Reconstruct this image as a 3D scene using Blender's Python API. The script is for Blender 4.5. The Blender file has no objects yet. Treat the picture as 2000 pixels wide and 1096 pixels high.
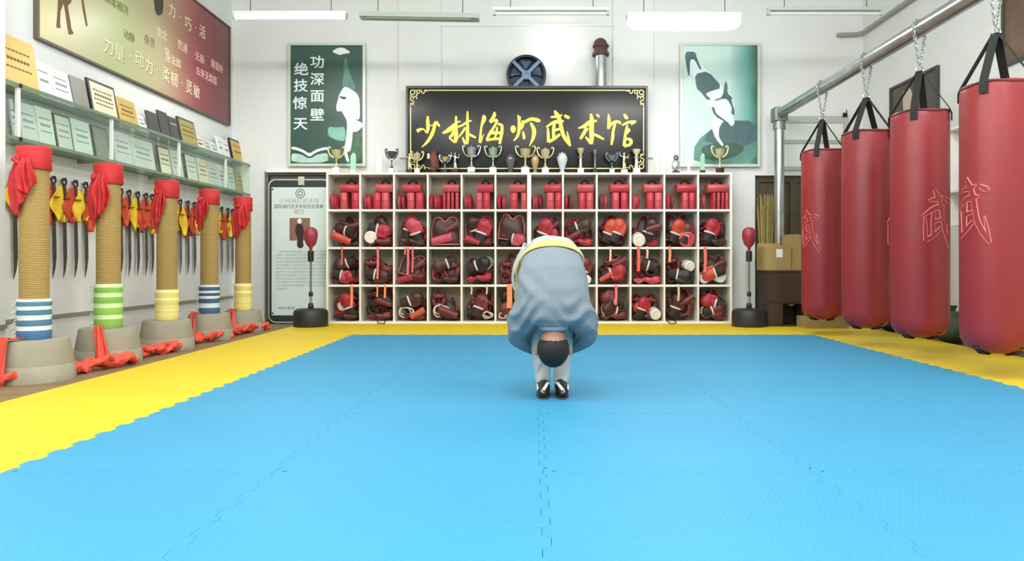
import bpy, bmesh, math, random
from mathutils import Vector, Matrix, noise
R = math.radians
PI = math.pi
S = bpy.context.scene
COL = S.collection
random.seed(7)

# ---------------------------------------------------------------- camera, world, lamps, exposure
F, VX, VY, H = 1380.0, 1040.0, 515.0, 0.776      # focal length in px, vanishing point, eye height above the mats
cam_d = bpy.data.cameras.new('camera'); cam = bpy.data.objects.new('camera', cam_d); COL.objects.link(cam)
cam_d.sensor_width = 36; cam_d.lens = F / 2000 * 36
cam_d.shift_x = -(VX - 1000) / 2000; cam_d.shift_y = -(548 - VY) / 2000
cam.location = (0, 0, H); cam.rotation_euler = (PI / 2, 0, 0)
cam_d.clip_start = 0.05; cam_d.clip_end = 60
S.camera = cam
S.view_settings.view_transform = 'Standard'; S.view_settings.look = 'None'
S.view_settings.gamma = 1; S.view_settings.use_curve_mapping = False
S.view_settings.exposure = -0.56
W = bpy.data.worlds.new('World'); S.world = W; W.use_nodes = True
W.node_tree.nodes['Background'].inputs[0].default_value = (0.93, 0.97, 1.0, 1)
W.node_tree.nodes['Background'].inputs[1].default_value = 0.7

def area(name, loc, sx, sy, power, col=(1, .985, .95), rot=(0, 0, 0)):
    l = bpy.data.lights.new(name, 'AREA'); l.shape = 'RECTANGLE'; l.size = sx; l.size_y = sy
    l.energy = power; l.color = col
    o = bpy.data.objects.new(name, l); COL.objects.link(o); o.location = loc; o.rotation_euler = rot
    return o
def fill_lamp(name, loc, power, rad=.22, col=(1, .985, .955)):
    l = bpy.data.lights.new(name, 'POINT'); l.energy = power; l.color = col; l.shadow_soft_size = rad
    o = bpy.data.objects.new(name, l); COL.objects.link(o); o.location = loc
    return o
# unseen lamps added for even brightness above and behind the camera, shining all round
for yy, pw in ((3.5, 170), (.7, 205), (-2.2, 170)):
    for xx in (-2.65, 0.0, 2.75):
        fill_lamp('tube_or_fill_light', (xx, yy, 3.7), pw)
# the two lit tubes the photograph shows
area('tube_or_fill_light', (-2.655, 7.74, 3.42), 1.2, .10, 45)
area('tube_or_fill_light', (1.655, 7.74, 3.34), 1.2, .16, 85)

def P(x, y, Y):
    return Vector(((x - VX) * Y / F, Y, H - (y - VY) * Y / F))

# ---------------------------------------------------------------- materials
def lin(c):
    c = c / 255.0
    return c / 12.92 if c <= 0.04045 else ((c + 0.055) / 1.055) ** 2.4
def rgb(c): return (lin(c[0]), lin(c[1]), lin(c[2]), 1)
MATS = {}
def mat(name, c, rough=.6, metal=0, var=0, vs=8, bump=0, bs=60, emit=0, spec=None, coat=0, stretch=None):
    if name in MATS: return MATS[name]
    m = bpy.data.materials.new(name); m.use_nodes = True; nt = m.node_tree
    b = nt.nodes['Principled BSDF']
    b.inputs['Base Color'].default_value = rgb(c); b.inputs['Roughness'].default_value = rough
    b.inputs['Metallic'].default_value = metal
    if spec is not None: b.inputs['Specular IOR Level'].default_value = spec
    if coat: b.inputs['Coat Weight'].default_value = coat
    tc = None
    if var or bump:
        tc = nt.nodes.new('ShaderNodeTexCoord'); mp = nt.nodes.new('ShaderNodeMapping')
        nt.links.new(tc.outputs['Object'], mp.inputs[0])
        if stretch: mp.inputs['Scale'].default_value = stretch
    if var:
        n = nt.nodes.new('ShaderNodeTexNoise'); n.inputs['Scale'].default_value = vs; n.inputs['Detail'].default_value = 4
        nt.links.new(mp.outputs[0], n.inputs['Vector'])
        r = nt.nodes.new('ShaderNodeValToRGB')
        a = [max(0, v * (1 - var)) for v in rgb(c)[:3]]; d = [min(1, v * (1 + var)) for v in rgb(c)[:3]]
        r.color_ramp.elements[0].position = .3; r.color_ramp.elements[0].color = (*a, 1)
        r.color_ramp.elements[1].position = .7; r.color_ramp.elements[1].color = (*d, 1)
        nt.links.new(n.outputs['Fac'], r.inputs[0]); nt.links.new(r.outputs[0], b.inputs['Base Color'])
    if bump:
        n2 = nt.nodes.new('ShaderNodeTexNoise'); n2.inputs['Scale'].default_value = bs; n2.inputs['Detail'].default_value = 3
        nt.links.new(mp.outputs[0], n2.inputs['Vector'])
        bp = nt.nodes.new('ShaderNodeBump'); bp.inputs['Strength'].default_value = bump; bp.inputs['Distance'].default_value = .01
        nt.links.new(n2.outputs['Fac'], bp.inputs['Height']); nt.links.new(bp.outputs[0], b.inputs['Normal'])
    if emit:
        b.inputs['Emission Color'].default_value = rgb(c); b.inputs['Emission Strength'].default_value = emit
    MATS[name] = m
    return m

def wave_mat(name, c1, c2, scale, rough=.8, axis='Z', bump=.6, dist=.004, distort=1.0, var=.0):
    m = bpy.data.materials.new(name); m.use_nodes = True; nt = m.node_tree; b = nt.nodes['Principled BSDF']
    b.inputs['Roughness'].default_value = rough
    tc = nt.nodes.new('ShaderNodeTexCoord')
    w = nt.nodes.new('ShaderNodeTexWave'); w.bands_direction = axis; w.inputs['Scale'].default_value = scale
    w.inputs['Distortion'].default_value = distort; w.inputs['Detail'].default_value = 2
    nt.links.new(tc.outputs['Object'], w.inputs['Vector'])
    r = nt.nodes.new('ShaderNodeValToRGB'); r.color_ramp.elements[0].color = rgb(c1); r.color_ramp.elements[1].color = rgb(c2)
    nt.links.new(w.outputs['Fac'], r.inputs[0]); nt.links.new(r.outputs[0], b.inputs['Base Color'])
    bp = nt.nodes.new('ShaderNodeBump'); bp.inputs['Strength'].default_value = bump; bp.inputs['Distance'].default_value = dist
    nt.links.new(w.outputs['Fac'], bp.inputs['Height']); nt.links.new(bp.outputs[0], b.inputs['Normal'])
    MATS[name] = m
    return m

def stripe_mat(name, stops, z0, z1, rough=.85):
    """bands of dyed towel along the object's own z, constant steps"""
    m = bpy.data.materials.new(name); m.use_nodes = True; nt = m.node_tree; b = nt.nodes['Principled BSDF']
    b.inputs['Roughness'].default_value = rough
    tc = nt.nodes.new('ShaderNodeTexCoord'); sp = nt.nodes.new('ShaderNodeSeparateXYZ')
    nt.links.new(tc.outputs['Object'], sp.inputs[0])
    n = nt.nodes.new('ShaderNodeTexNoise'); n.inputs['Scale'].default_value = 9; nt.links.new(tc.outputs['Object'], n.inputs['Vector'])
    ad = nt.nodes.new('ShaderNodeMath'); ad.operation = 'MULTIPLY_ADD'; ad.inputs[1].default_value = .02
    nt.links.new(n.outputs['Fac'], ad.inputs[0]); nt.links.new(sp.outputs['Z'], ad.inputs[2])
    mr = nt.nodes.new('ShaderNodeMapRange'); mr.inputs['From Min'].default_value = z0 + .01; mr.inputs['From Max'].default_value = z1 + .01
    nt.links.new(ad.outputs[0], mr.inputs['Value'])
    r = nt.nodes.new('ShaderNodeValToRGB'); r.color_ramp.interpolation = 'CONSTANT'
    e = r.color_ramp.elements
    while len(e) < len(stops): e.new(.5)
    for i, (p, c) in enumerate(stops): e[i].position = p; e[i].color = rgb(c)
    nt.links.new(mr.outputs[0], r.inputs[0]); nt.links.new(r.outputs[0], b.inputs['Base Color'])
    MATS[name] = m
    return m

def glass_mat(name, c, alpha=.25, rough=.05):
    m = bpy.data.materials.new(name); m.use_nodes = True; nt = m.node_tree
    nt.nodes.remove(nt.nodes['Principled BSDF']); out = nt.nodes['Material Output']
    t = nt.nodes.new('ShaderNodeBsdfTransparent'); t.inputs[0].default_value = rgb(c)
    g = nt.nodes.new('ShaderNodeBsdfGlossy'); g.inputs['Roughness'].default_value = rough; g.inputs[0].default_value = (.9, 1, .95, 1)
    d = nt.nodes.new('ShaderNodeBsdfDiffuse'); d.inputs[0].default_value = rgb(c)
    mx = nt.nodes.new('ShaderNodeMixShader'); mx.inputs[0].default_value = .5
    nt.links.new(g.outputs[0], mx.inputs[1]); nt.links.new(d.outputs[0], mx.inputs[2])
    m2 = nt.nodes.new('ShaderNodeMixShader'); m2.inputs[0].default_value = alpha
    nt.links.new(t.outputs[0], m2.inputs[1]); nt.links.new(mx.outputs[0], m2.inputs[2]); nt.links.new(m2.outputs[0], out.inputs[0])
    MATS[name] = m
    return m

def mat_mat(name, c):
    """EVA foam mat: fine crossed hatching pressed into the top"""
    m = bpy.data.materials.new(name); m.use_nodes = True; nt = m.node_tree; b = nt.nodes['Principled BSDF']
    b.inputs['Roughness'].default_value = .5; b.inputs['Specular IOR Level'].default_value = .35
    tc = nt.nodes.new('ShaderNodeTexCoord')
    ws = []
    for rot in (28, -62):
        mp = nt.nodes.new('ShaderNodeMapping'); mp.inputs['Rotation'].default_value = (0, 0, R(rot))
        w = nt.nodes.new('ShaderNodeTexWave'); w.inputs['Scale'].default_value = 17; w.inputs['Distortion'].default_value = .6
        nt.links.new(tc.outputs['Object'], mp.inputs[0]); nt.links.new(mp.outputs[0], w.inputs['Vector']); ws.append(w)
    mx = nt.nodes.new('ShaderNodeMath'); mx.operation = 'MULTIPLY'
    nt.links.new(ws[0].outputs['Fac'], mx.inputs[0]); nt.links.new(ws[1].outputs['Fac'], mx.inputs[1])
    r = nt.nodes.new('ShaderNodeValToRGB'); k = rgb(c)
    r.color_ramp.elements[0].color = (k[0] * .93, k[1] * .95, k[2] * .96, 1); r.color_ramp.elements[1].color = k
    nt.links.new(mx.outputs[0], r.inputs[0])
    n = nt.nodes.new('ShaderNodeTexNoise'); n.inputs['Scale'].default_value = 1.3; n.inputs['Detail'].default_value = 4
    nt.links.new(tc.outputs['Object'], n.inputs['Vector'])
    n_r = nt.nodes.new('ShaderNodeMapRange'); n_r.inputs['To Min'].default_value = .93; n_r.inputs['To Max'].default_value = 1.05
    nt.links.new(n.outputs['Fac'], n_r.inputs['Value'])
    vm = nt.nodes.new('ShaderNodeVectorMath'); vm.operation = 'SCALE'
    nt.links.new(r.outputs[0], vm.inputs[0]); nt.links.new(n_r.outputs[0], vm.inputs['Scale'])
    nt.links.new(vm.outputs[0], b.inputs['Base Color'])
    bp = nt.nodes.new('ShaderNodeBump'); bp.inputs['Strength'].default_value = .35; bp.inputs['Distance'].default_value = .002
    nt.links.new(mx.outputs[0], bp.inputs['Height']); nt.links.new(bp.outputs[0], b.inputs['Normal'])
    MATS[name] = m
    return m

# ---------------------------------------------------------------- mesh builder
class M:
    def __init__(s): s.v = []; s.f = []; s.mi = []; s.cur = 0
    def add(s, vs, fs):
        o = len(s.v); s.v += [Vector(v) for v in vs]
        for f in fs: s.f.append([i + o for i in f]); s.mi.append(s.cur)
        return s
    def box(s, a, b, bev=0):
        x0, x1 = sorted((a[0], b[0])); y0, y1 = sorted((a[1], b[1])); z0, z1 = sorted((a[2], b[2]))
        if not bev:
            v = [(x0, y0, z0), (x1, y0, z0), (x1, y1, z0), (x0, y1, z0), (x0, y0, z1), (x1, y0, z1), (x1, y1, z1), (x0, y1, z1)]
            return s.add(v, [(0, 3, 2, 1), (4, 5, 6, 7), (0, 1, 5, 4), (1, 2, 6, 5), (2, 3, 7, 6), (3, 0, 4, 7)])
        bm = bmesh.new(); bmesh.ops.create_cube(bm, size=1)
        for v in bm.verts:
            v.co = Vector(((x0 + x1) / 2 + v.co.x * (x1 - x0), (y0 + y1) / 2 + v.co.y * (y1 - y0), (z0 + z1) / 2 + v.co.z * (z1 - z0)))
        bmesh.ops.bevel(bm, geom=bm.edges[:], offset=min(bev, .45 * min(x1 - x0, y1 - y0, z1 - z0)), segments=2, affect='EDGES', profile=.6)
        return s.bm(bm)
    def bm(s, bm):
        bm.verts.index_update(); s.add([v.co.copy() for v in bm.verts], [[v.index for v in f.verts] for f in bm.faces]); bm.free()
        return s
    def rings(s, rr, closed=False, caps=True):
        n = len(rr[0]); vs = [p for r in rr for p in r]; fs = []
        k = len(rr)
        for i in range(k if closed else k - 1):
            a, b = i * n, ((i + 1) % k) * n
            for j in range(n): fs.append((a + j, a + (j + 1) % n, b + (j + 1) % n, b + j))
        if caps and not closed: fs.append(tuple(range(n))[::-1]); fs.append(tuple((k - 1) * n + j for j in range(n)))
        return s.add(vs, fs)
    def lathe(s, prof, c=(0, 0, 0), n=24, axis=None, sx=1, sy=1, hollow=False):
        c = Vector(c); q = Matrix.Identity(3)
        if axis is not None: q = Vector((0, 0, 1)).rotation_difference(Vector(axis)).to_matrix()
        rr = []
        for r, z in prof:
            r = max(r, 1e-4)
            rr.append([c + q @ Vector((r * sx * math.cos(2 * PI * j / n), r * sy * math.sin(2 * PI * j / n), z)) for j in range(n)])
        return s.rings(rr, closed=hollow)
    def cyl(s, a, b, r0, r1=None, n=16):
        a, b = Vector(a), Vector(b); d = b - a
        return s.lathe([(r0, 0), (r1 if r1 is not None else r0, d.length)], a, n, d)
    def tube(s, pts, rad, n=8, closed=False, flat=None):
        pts = [Vector(p) for p in pts]; k = len(pts)
        if not isinstance(rad, (list, tuple)): rad = [rad] * k
        rr = []; up = None
        for i, p in enumerate(pts):
            if closed: t = pts[(i + 1) % k] - pts[i - 1]
            else: t = pts[min(i + 1, k - 1)] - pts[max(i - 1, 0)]
            t.normalize()
            if up is None: up = Vector((0, 0, 1)) if abs(t.z) < .9 else Vector((1, 0, 0))
            u = (up - t * up.dot(t)); u.normalize(); up = u; w = t.cross(u)
            rr.append([p + (u * math.cos(2 * PI * j / n) + w * math.sin(2 * PI * j / n)) * rad[i] for j in range(n)])
        return s.rings(rr, closed)
    def sphere(s, c, r, seg=16, rn=10, rot=None):
        if not isinstance(r, (tuple, list)): r = (r, r, r)
        bm = bmesh.new(); bmesh.ops.create_uvsphere(bm, u_segments=seg, v_segments=rn, radius=1)
        mm = Matrix.Translation(c) @ (rot.to_4x4() if rot else Matrix.Identity(4)) @ Matrix.Diagonal((*r, 1))
        bm.transform(mm)
        return s.bm(bm)
    def cap(s, a, r0, b, r1, n=14):
        s.sphere(a, r0, n, 9); s.sphere(b, r1, n, 9)
        if (Vector(b) - Vector(a)).length > 1e-4: s.cyl(a, b, r0, r1, n)
        return s
    def chain(s, pts):
        for (a, ra), (b, rb) in zip(pts, pts[1:]): s.cap(a, ra, b, rb)
        return s
    def prism(s, poly, fn, d0, d1):
        """polygon of (a,b) points extruded between depths; fn(a,b,d) gives the point"""
        n = len(poly)
        vs = [fn(a, b, d0) for a, b in poly] + [fn(a, b, d1) for a, b in poly]
        fs = [tuple(range(n))[::-1], tuple(range(n, 2 * n))] + [(i, (i + 1) % n, n + (i + 1) % n, n + i) for i in range(n)]
        return s.add(vs, fs)
    def ribbon(s, pts, wv, th=.003):
        """flat strip along pts; wv = half width vector (or list)"""
        pts = [Vector(p) for p in pts]; k = len(pts); rr = []
        for i, p in enumerate(pts):
            t = (pts[min(i + 1, k - 1)] - pts[max(i - 1, 0)]).normalized()
            w = Vector(wv[i] if isinstance(wv, list) else wv); nn = t.cross(w).normalized() * th / 2
            rr.append([p - w - nn, p + w - nn, p + w + nn, p - w + nn])
        return s.rings(rr)
    def stroke(s, pts, fn, d0, d1):
        """brush stroke: (x,y,width) points, smoothed, as a thin raised ribbon of varying width"""
        for i in range(1, len(pts) - 1):                     # a sharp turn of the brush starts a new piece of ribbon
            u = (pts[i][0] - pts[i - 1][0], pts[i][1] - pts[i - 1][1]); v = (pts[i + 1][0] - pts[i][0], pts[i + 1][1] - pts[i][1])
            if u[0] * v[0] + u[1] * v[1] < .25 * math.hypot(*u) * math.hypot(*v):
                s.stroke(pts[:i + 1], fn, d0, d1); return s.stroke(pts[i:], fn, d0, d1 + (d1 - d0) * .02)
        q = []
        n = len(pts)
        for i in range(n - 1):
            p0, p1, p2, p3 = pts[max(i - 1, 0)], pts[i], pts[i + 1], pts[min(i + 2, n - 1)]
            for k in range(4):
                t = k / 4
                q.append(tuple(.5 * (2 * p1[m] + (p2[m] - p0[m]) * t + (2 * p0[m] - 5 * p1[m] + 4 * p2[m] - p3[m]) * t * t + (3 * p1[m] - p0[m] - 3 * p2[m] + p3[m]) * t ** 3) for m in range(3)))
        q.append(pts[-1]); rr = []
        for i, (x, y, w) in enumerate(q):
            a, b = q[max(i - 1, 0)], q[min(i + 1, len(q) - 1)]
            dx, dy = b[0] - a[0], b[1] - a[1]; l = math.hypot(dx, dy) or 1; nx, ny = -dy / l * w / 2, dx / l * w / 2
            rr.append([fn(x + nx, y + ny, d0), fn(x - nx, y - ny, d0), fn(x - nx * .9, y - ny * .9, d1), fn(x + nx * .9, y + ny * .9, d1)])
        return s.rings(rr)
    def grid(s, fn, nu, nv, th=None):
        vs = [fn(i / nu, j / nv) for i in range(nu + 1) for j in range(nv + 1)]; fs = []
        for i in range(nu):
            for j in range(nv):
                a = i * (nv + 1) + j; fs.append((a, a + nv + 1, a + nv + 2, a + 1))
        return s.add(vs, fs)
    def xf(s, mm):
        s.v = [mm @ v for v in s.v]; return s
    def mesh(s, name, m=None, smooth=35):
        me = bpy.data.meshes.new(name); me.from_pydata([tuple(v) for v in s.v], [], s.f)
        for x in (m if isinstance(m, list) else [m] if m else []): me.materials.append(x)
        if isinstance(m, list): me.polygons.foreach_set('material_index', s.mi)
        bm = bmesh.new(); bm.from_mesh(me); bmesh.ops.recalc_face_normals(bm, faces=bm.faces[:])
        if smooth:
            a = R(smooth)
            for f in bm.faces: f.smooth = True
            for e in bm.edges:
                if len(e.link_faces) == 2 and e.calc_face_angle(0) > a: e.smooth = False
        bm.to_mesh(me); bm.free(); me.update()
        return me
    def build(s, name, m, parent=None, smooth=35, world=False):
        if world and parent:
            o = Vector((0, 0, 0)); p = parent
            while p: o += p.location; p = p.parent
            s.v = [v - o for v in s.v]
        return link(name, s.mesh(name, m, smooth), parent)
    def solid(s, name, m, parent=None, th=.004, world=False, sub=0, off=0):
        """thin sheet given real thickness"""
        o = s.build(name + '_sheet', m, parent, 80, world)
        md = o.modifiers.new('s', 'SOLIDIFY'); md.thickness = th; md.offset = off
        if sub: sd = o.modifiers.new('d', 'SUBSURF'); sd.levels = sub; sd.render_levels = sub
        return bake(o, name)
    def blob(s, name, m, parent=None, vox=.012, sm=4, fn=None, world=False):
        """closed overlapping volumes melted into one continuous smooth surface"""
        me = s.mesh(name + '_t', m, 0); o = bpy.data.objects.new(name + '_t', me); COL.objects.link(o)
        r = o.modifiers.new('r', 'REMESH'); r.mode = 'VOXEL'; r.voxel_size = vox; r.use_smooth_shade = True
        q = o.modifiers.new('s', 'SMOOTH'); q.factor = .5; q.iterations = sm
        o2 = bake(o, name, None)
        me = o2.data
        if fn:
            for v in me.vertices: v.co = fn(v.co.copy())
        if not me.materials: me.materials.append(m)
        for p in me.polygons: p.use_smooth = True
        if parent:
            if world:
                off = Vector((0, 0, 0)); p = parent
                while p: off += p.location; p = p.parent
                for v in me.vertices: v.co -= off
            o2.parent = parent
        return o2

def curve(pts, k=4):
    q = []; n = len(pts); pts = [Vector(p) for p in pts]
    for i in range(n - 1):
        a, b, c, d = pts[max(i - 1, 0)], pts[i], pts[i + 1], pts[min(i + 2, n - 1)]
        for j in range(k):
            t = j / k; q.append(.5 * (2 * b + (c - a) * t + (2 * a - 5 * b + 4 * c - d) * t * t + (3 * b - a - 3 * c + d) * t ** 3))
    return q + [pts[-1]]

def bake(o, name, keep=1):
    dg = bpy.context.evaluated_depsgraph_get(); dg.update()
    me = bpy.data.meshes.new_from_object(o.evaluated_get(dg)); me.name = name
    par = o.parent; old = o.data; bpy.data.objects.remove(o); bpy.data.meshes.remove(old)
    for p in me.polygons: p.use_smooth = True
    return link(name, me, par)
def link(name, me, parent=None):
    o = bpy.data.objects.new(name, me); COL.objects.link(o)
    if parent: o.parent = parent
    return o
def tag(o, label, cat, group=None):
    o['label'] = label; o['category'] = cat
    if group: o['group'] = group
    return o
def thing(name, label, cat, loc=(0, 0, 0), group=None, rz=0):
    o = bpy.data.objects.new(name, None); COL.objects.link(o); o.location = loc; o.rotation_euler = (0, 0, rz)
    o.empty_display_size = .05
    return tag(o, label, cat, group)
def struct(name, mb, m, smooth=35):
    o = mb.build(name, m, None, smooth); o['kind'] = 'structure'; return o
def dup(root, loc=None, label=None, rot=None, scale=None, kids=True):
    r = root.copy(); COL.objects.link(r)
    if loc is not None: r.location = loc
    if rot is not None: r.rotation_euler = rot
    if scale is not None: r.scale = (scale,) * 3 if not isinstance(scale, tuple) else scale
    if label: r['label'] = label
    for ch in (list(root.children) if kids else []):
        c = ch.copy(); COL.objects.link(c); c.parent = r
        for g in ch.children:
            d = g.copy(); COL.objects.link(d); d.parent = c
    return r
def text(body, m, parent, name='lettering', size=.1, mtx=None, ex=.002, sx=1, bold=0, align='CENTER', label=None, obj=True):
    c = bpy.data.curves.new('t', 'FONT'); c.body = body; c.size = size; c.extrude = ex; c.align_x = align; c.align_y = 'CENTER'; c.offset = bold
    o = bpy.data.objects.new('t', c); COL.objects.link(o)
    dg = bpy.context.evaluated_depsgraph_get(); dg.update()
    me = bpy.data.meshes.new_from_object(o.evaluated_get(dg)); bpy.data.objects.remove(o); bpy.data.curves.remove(c)
    me.transform(Matrix.Diagonal((sx, 1, 1, 1)))
    if mtx is not None: me.transform(mtx)
    if not obj: return me
    me.materials.clear(); me.materials.append(m); me.name = name
    return link(name, me, parent)
def text_m(mb, body, size, mtx, ex=.002, sx=1, bold=0, align='CENTER'):
    me = text(body, None, None, '', size, mtx, ex, sx, bold, align, obj=False)
    mb.add([v.co.copy() for v in me.vertices], [list(p.vertices) for p in me.polygons]); bpy.data.meshes.remove(me)
    return mb
ORD = ['first', 'second', 'third', 'fourth', 'fifth', 'sixth', 'seventh', 'eighth', 'ninth', 'tenth', 'eleventh', 'twelfth', 'thirteenth', 'fourteenth', 'fifteenth', 'sixteenth',
       'seventeenth', 'eighteenth', 'nineteenth', 'twentieth', 'twenty-first', 'twenty-second', 'twenty-third', 'twenty-fourth', 'twenty-fifth', 'twenty-sixth', 'twenty-seventh']
BACK = Matrix.Rotation(PI / 2, 4, 'X')                       # text standing on the back wall, read from the camera
LEFT = Matrix.Rotation(PI / 2, 4, 'Z') @ Matrix.Rotation(PI / 2, 4, 'X')   # text on the left wall, read from inside

# shared materials
white = mat('wall_white', (222, 224, 222), .75, var=.03, vs=1.5, bump=.05, bs=40)
paint = mat('white_paint', (232, 232, 226), .5)
black = mat('black', (22, 22, 24), .5)
dark = mat('dark_metal', (45, 45, 48), .4, .6)
chrome = mat('galvanized', (175, 180, 178), .28, .9, var=.12, vs=9)
steel = mat('steel', (190, 192, 190), .3, .9)
gold = mat('gold_cup', (222, 190, 92), .28, .75)
silver = mat('silver_cup', (210, 212, 214), .22, .85)
# ================================================================ the room
XL, XR, YB, ZC = -4.05, 4.45, 9.52, 4.7
FL = -.022                                              # bare floor, one mat thickness below the mat tops
floor_m = mat('floor_brown', (128, 108, 76), .6, var=.2, vs=5, bump=.1, bs=30)
struct('floor', M().box((XL - .3, -4, FL - .1), (XR + .3, YB + 1.2, FL)), floor_m)
struct('ceiling', M().box((XL - .3, -4, ZC), (XR + .3, YB + .3, ZC + .15)), white)
struct('wall_left', M().box((XL - .2, -4, FL), (XL, YB + .3, ZC)), white)
struct('wall_right', M().box((XR, -4, FL), (XR + .2, YB + .3, ZC)), white)
# back wall with two door openings
DL0, DL1, DR0, DR1, DZ = -3.55, -2.45, 3.0, 4.2, 1.965
bw = M()
bw.box((XL, YB, DZ), (XR, YB + .2, ZC)); bw.box((XL, YB, FL), (DL0, YB + .2, DZ))
bw.box((DL1, YB, FL), (DR0, YB + .2, DZ)); bw.box((DR1, YB, FL), (XR, YB + .2, DZ))
struct('wall_back', bw, white)
for i, (a, b) in enumerate(((780, 862), (1197, 1275))):     # shallow piers either side of the bricked-up middle bay
    struct('trim_%d' % (i + 1), M().box((P(a, 0, YB).x, YB - .04, 2.2), (P(b, 0, YB).x, YB, ZC)), white)
struct('trim_3', M().box((P(862, 0, YB).x, YB - .02, P(0, 52, YB).z), (P(1197, 0, YB).x, YB, P(0, 47, YB).z)), white)
# pier in the left foreground
struct('wall_pier', M().box((XL, 2.2, FL), (-3.745, 5.02, ZC)), white)
skirt = mat('skirting_grey', (140, 138, 126), .6)
struct('baseboard_left', M().box((XL, 5.02, .315), (XL + .018, YB, .345)), skirt)
struct('baseboard_pier', M().box((-3.745, 2.2, .315), (-3.73, 5.02, .345)), skirt)
struct('baseboard_right', M().box((XR - .015, 3, .28), (XR, YB, .30)), mat('trim_pale', (205, 205, 198), .6))
door_m = mat('door_brown', (78, 68, 50), .5, var=.15, vs=4)
grey_m = mat('recess_grey', (112, 110, 98), .7, var=.06, vs=3)
# left doorway: grey recess
d1 = M(); d1.box((DL0, YB + .03, FL), (DL1, YB + .07, DZ)); d1.box((DL0 - .05, YB - .02, FL), (DL0, YB + .2, DZ + .05)); d1.box((DL0, YB - .02, DZ), (DL1, YB + .2, DZ + .05))
struct('door_1', d1, grey_m)
ld = M(); ld.box((DL0 - .0, YB - .10, DZ + .03), (DL1, YB, DZ + .075)); struct('trim_4', ld, paint)
# right doorway: brown door with a raised stile frame and a window over it
d2 = M(); d2.box((DR0, YB + .12, FL), (DR1, YB + .2, DZ))
for a, b, c, d in ((DR0, DR0 + .08, FL, DZ), (DR1 - .08, DR1, FL, DZ), (DR0 + .08, DR1 - .08, DZ - .08, DZ), (DR0 + .5, DR0 + .6, FL, .9), (DR0 + .5, DR0 + .6, 1.0, DZ - .08), (DR0 + .08, DR1 - .08, .9, 1.0)):
    d2.box((a, YB + .08, c), (b, YB + .13, d))
dr2 = M2 = struct('door_2', d2, door_m)
wz0, wz1 = P(0, 333, YB).z, P(0, 232, YB).z
wx0, wx1 = P(1512, 0, YB).x, P(1655, 0, YB).x
w1 = M()
for a, b, c, d in ((wx0, wx1, wz1 - .06, wz1 + .03), (wx0, wx1, wz0, wz0 + .05), (wx0, wx0 + .06, wz0 + .05, wz1 - .06), (wx1 - .06, wx1, wz0 + .05, wz1 - .06), (wx0 + .06, wx1 - .06, P(0, 281, YB).z, P(0, 274, YB).z)):
    w1.box((a, YB - .035, c), (b, YB, d))
win = struct('window_1', w1, mat('frame_grey', (176, 180, 172), .5))
pn = M().box((wx0 + .05, YB - .012, wz0 + .04), (wx1 - .05, YB - .004, wz1 - .05)).build('frosted_pane', mat('pane_white', (226, 232, 226), .35), win)
hk = thing('coat_hook', 'small dark hook on the window frame over the right doorway', 'hook', (P(1648, 228, YB).x, YB - .036, P(0, 226, YB).z))
M().box((-.03, -.008, -.03), (.03, .0, .03)).build('plate', dark, hk)
M().tube([(0, -.005, 0), (0, -.05, 0), (0, -.05, .06)], .007).build('peg', dark, hk)

# ================================================================ foam mats
TX, TY = 1.005, 1.015
BX0, BY1 = -1.97, 7.71
blue_m = mat_mat('foam_blue', (58, 146, 186)); yel_m = mat_mat('foam_yellow', (226, 196, 40))
def tile_mesh(name, m, L=1, Rr=1, B=1, T=1, wx=TX, wy=TY):
    A, n = .013, 13
    def off(t):                                             # tooth profile along an edge, zero at the corners
        k = t * n; f = k - math.floor(k)
        if k < .5 or k > n - .5: return 0
        return A * max(-1, min(1, 3.2 * math.sin(2 * PI * k / 2 * 1.0)))
    N = n * 8
    pts = []
    for i in range(N): t = i / N; pts.append((t * wx, off(t) * B))
    for i in range(N): t = i / N; pts.append((wx + off(t) * Rr, t * wy))
    for i in range(N): t = 1 - i / N; pts.append((t * wx, wy + off(t) * T))
    for i in range(N): t = 1 - i / N; pts.append((off(t) * L, t * wy))
    cx, cy = wx / 2, wy / 2
    def ring(g, z): return [Vector(((x - cx) * (1 - g / cx), (y - cy) * (1 - g / cy), z)) for x, y in pts]
    mb = M().rings([ring(.0005, FL), ring(.0005, -.0012), ring(.0013, 0)])
    return mb.mesh(name, m, 30)
tm = {}
def tile(kind, x, y, label, group, **k):
    key = (kind, tuple(sorted(k.items())))
    if key not in tm: tm[key] = tile_mesh(kind + '_foam_mat', blue_m if kind == 'blue' else yel_m, **k)
    o = link(kind + '_foam_mat', tm[key]); o.location = (x, y, 0); return tag(o, label, 'foam mat', group)
NB = 7
for j in range(NB):
    yc = BY1 - (j + .5) * TY
    for i in range(5):
        tile('blue', BX0 + (i + .5) * TX, yc, 'blue foam puzzle mat, %s row from the back, %s from the left' % (ORD[j], ORD[i]), 'blue floor mats')
    if j < 6: tile('yellow', BX0 - .5 * TX, yc, 'yellow border foam mat on the left side, %s from the back corner mat' % ORD[j], 'yellow border mats', L=0)
    if j < 5: tile('yellow', BX0 + 5.5 * TX, yc, 'yellow border foam mat under the punching bags, %s from the back corner mat' % ORD[j], 'yellow border mats', Rr=0)
for i in range(-1, 6):
    k = {}
    if i == -1: k['L'] = 0
    if i == 5: k['Rr'] = 0
    nm = 'left corner' if i == -1 else 'right corner' if i == 5 else ORD[i] + ' from the left'
    tile('yellow', BX0 + (i + .5) * TX, BY1 + .5 * TY, 'yellow foam mat in the border before the cubbies, ' + nm, 'yellow border mats', **k)
    if i == 5: continue
    k['T'] = 0; k['wy'] = .62
    tile('yellow', BX0 + (i + .5) * TX, BY1 + TY + .31, 'cut yellow foam mat reaching under the cubbies, ' + nm, 'yellow border mats', **k)

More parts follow.
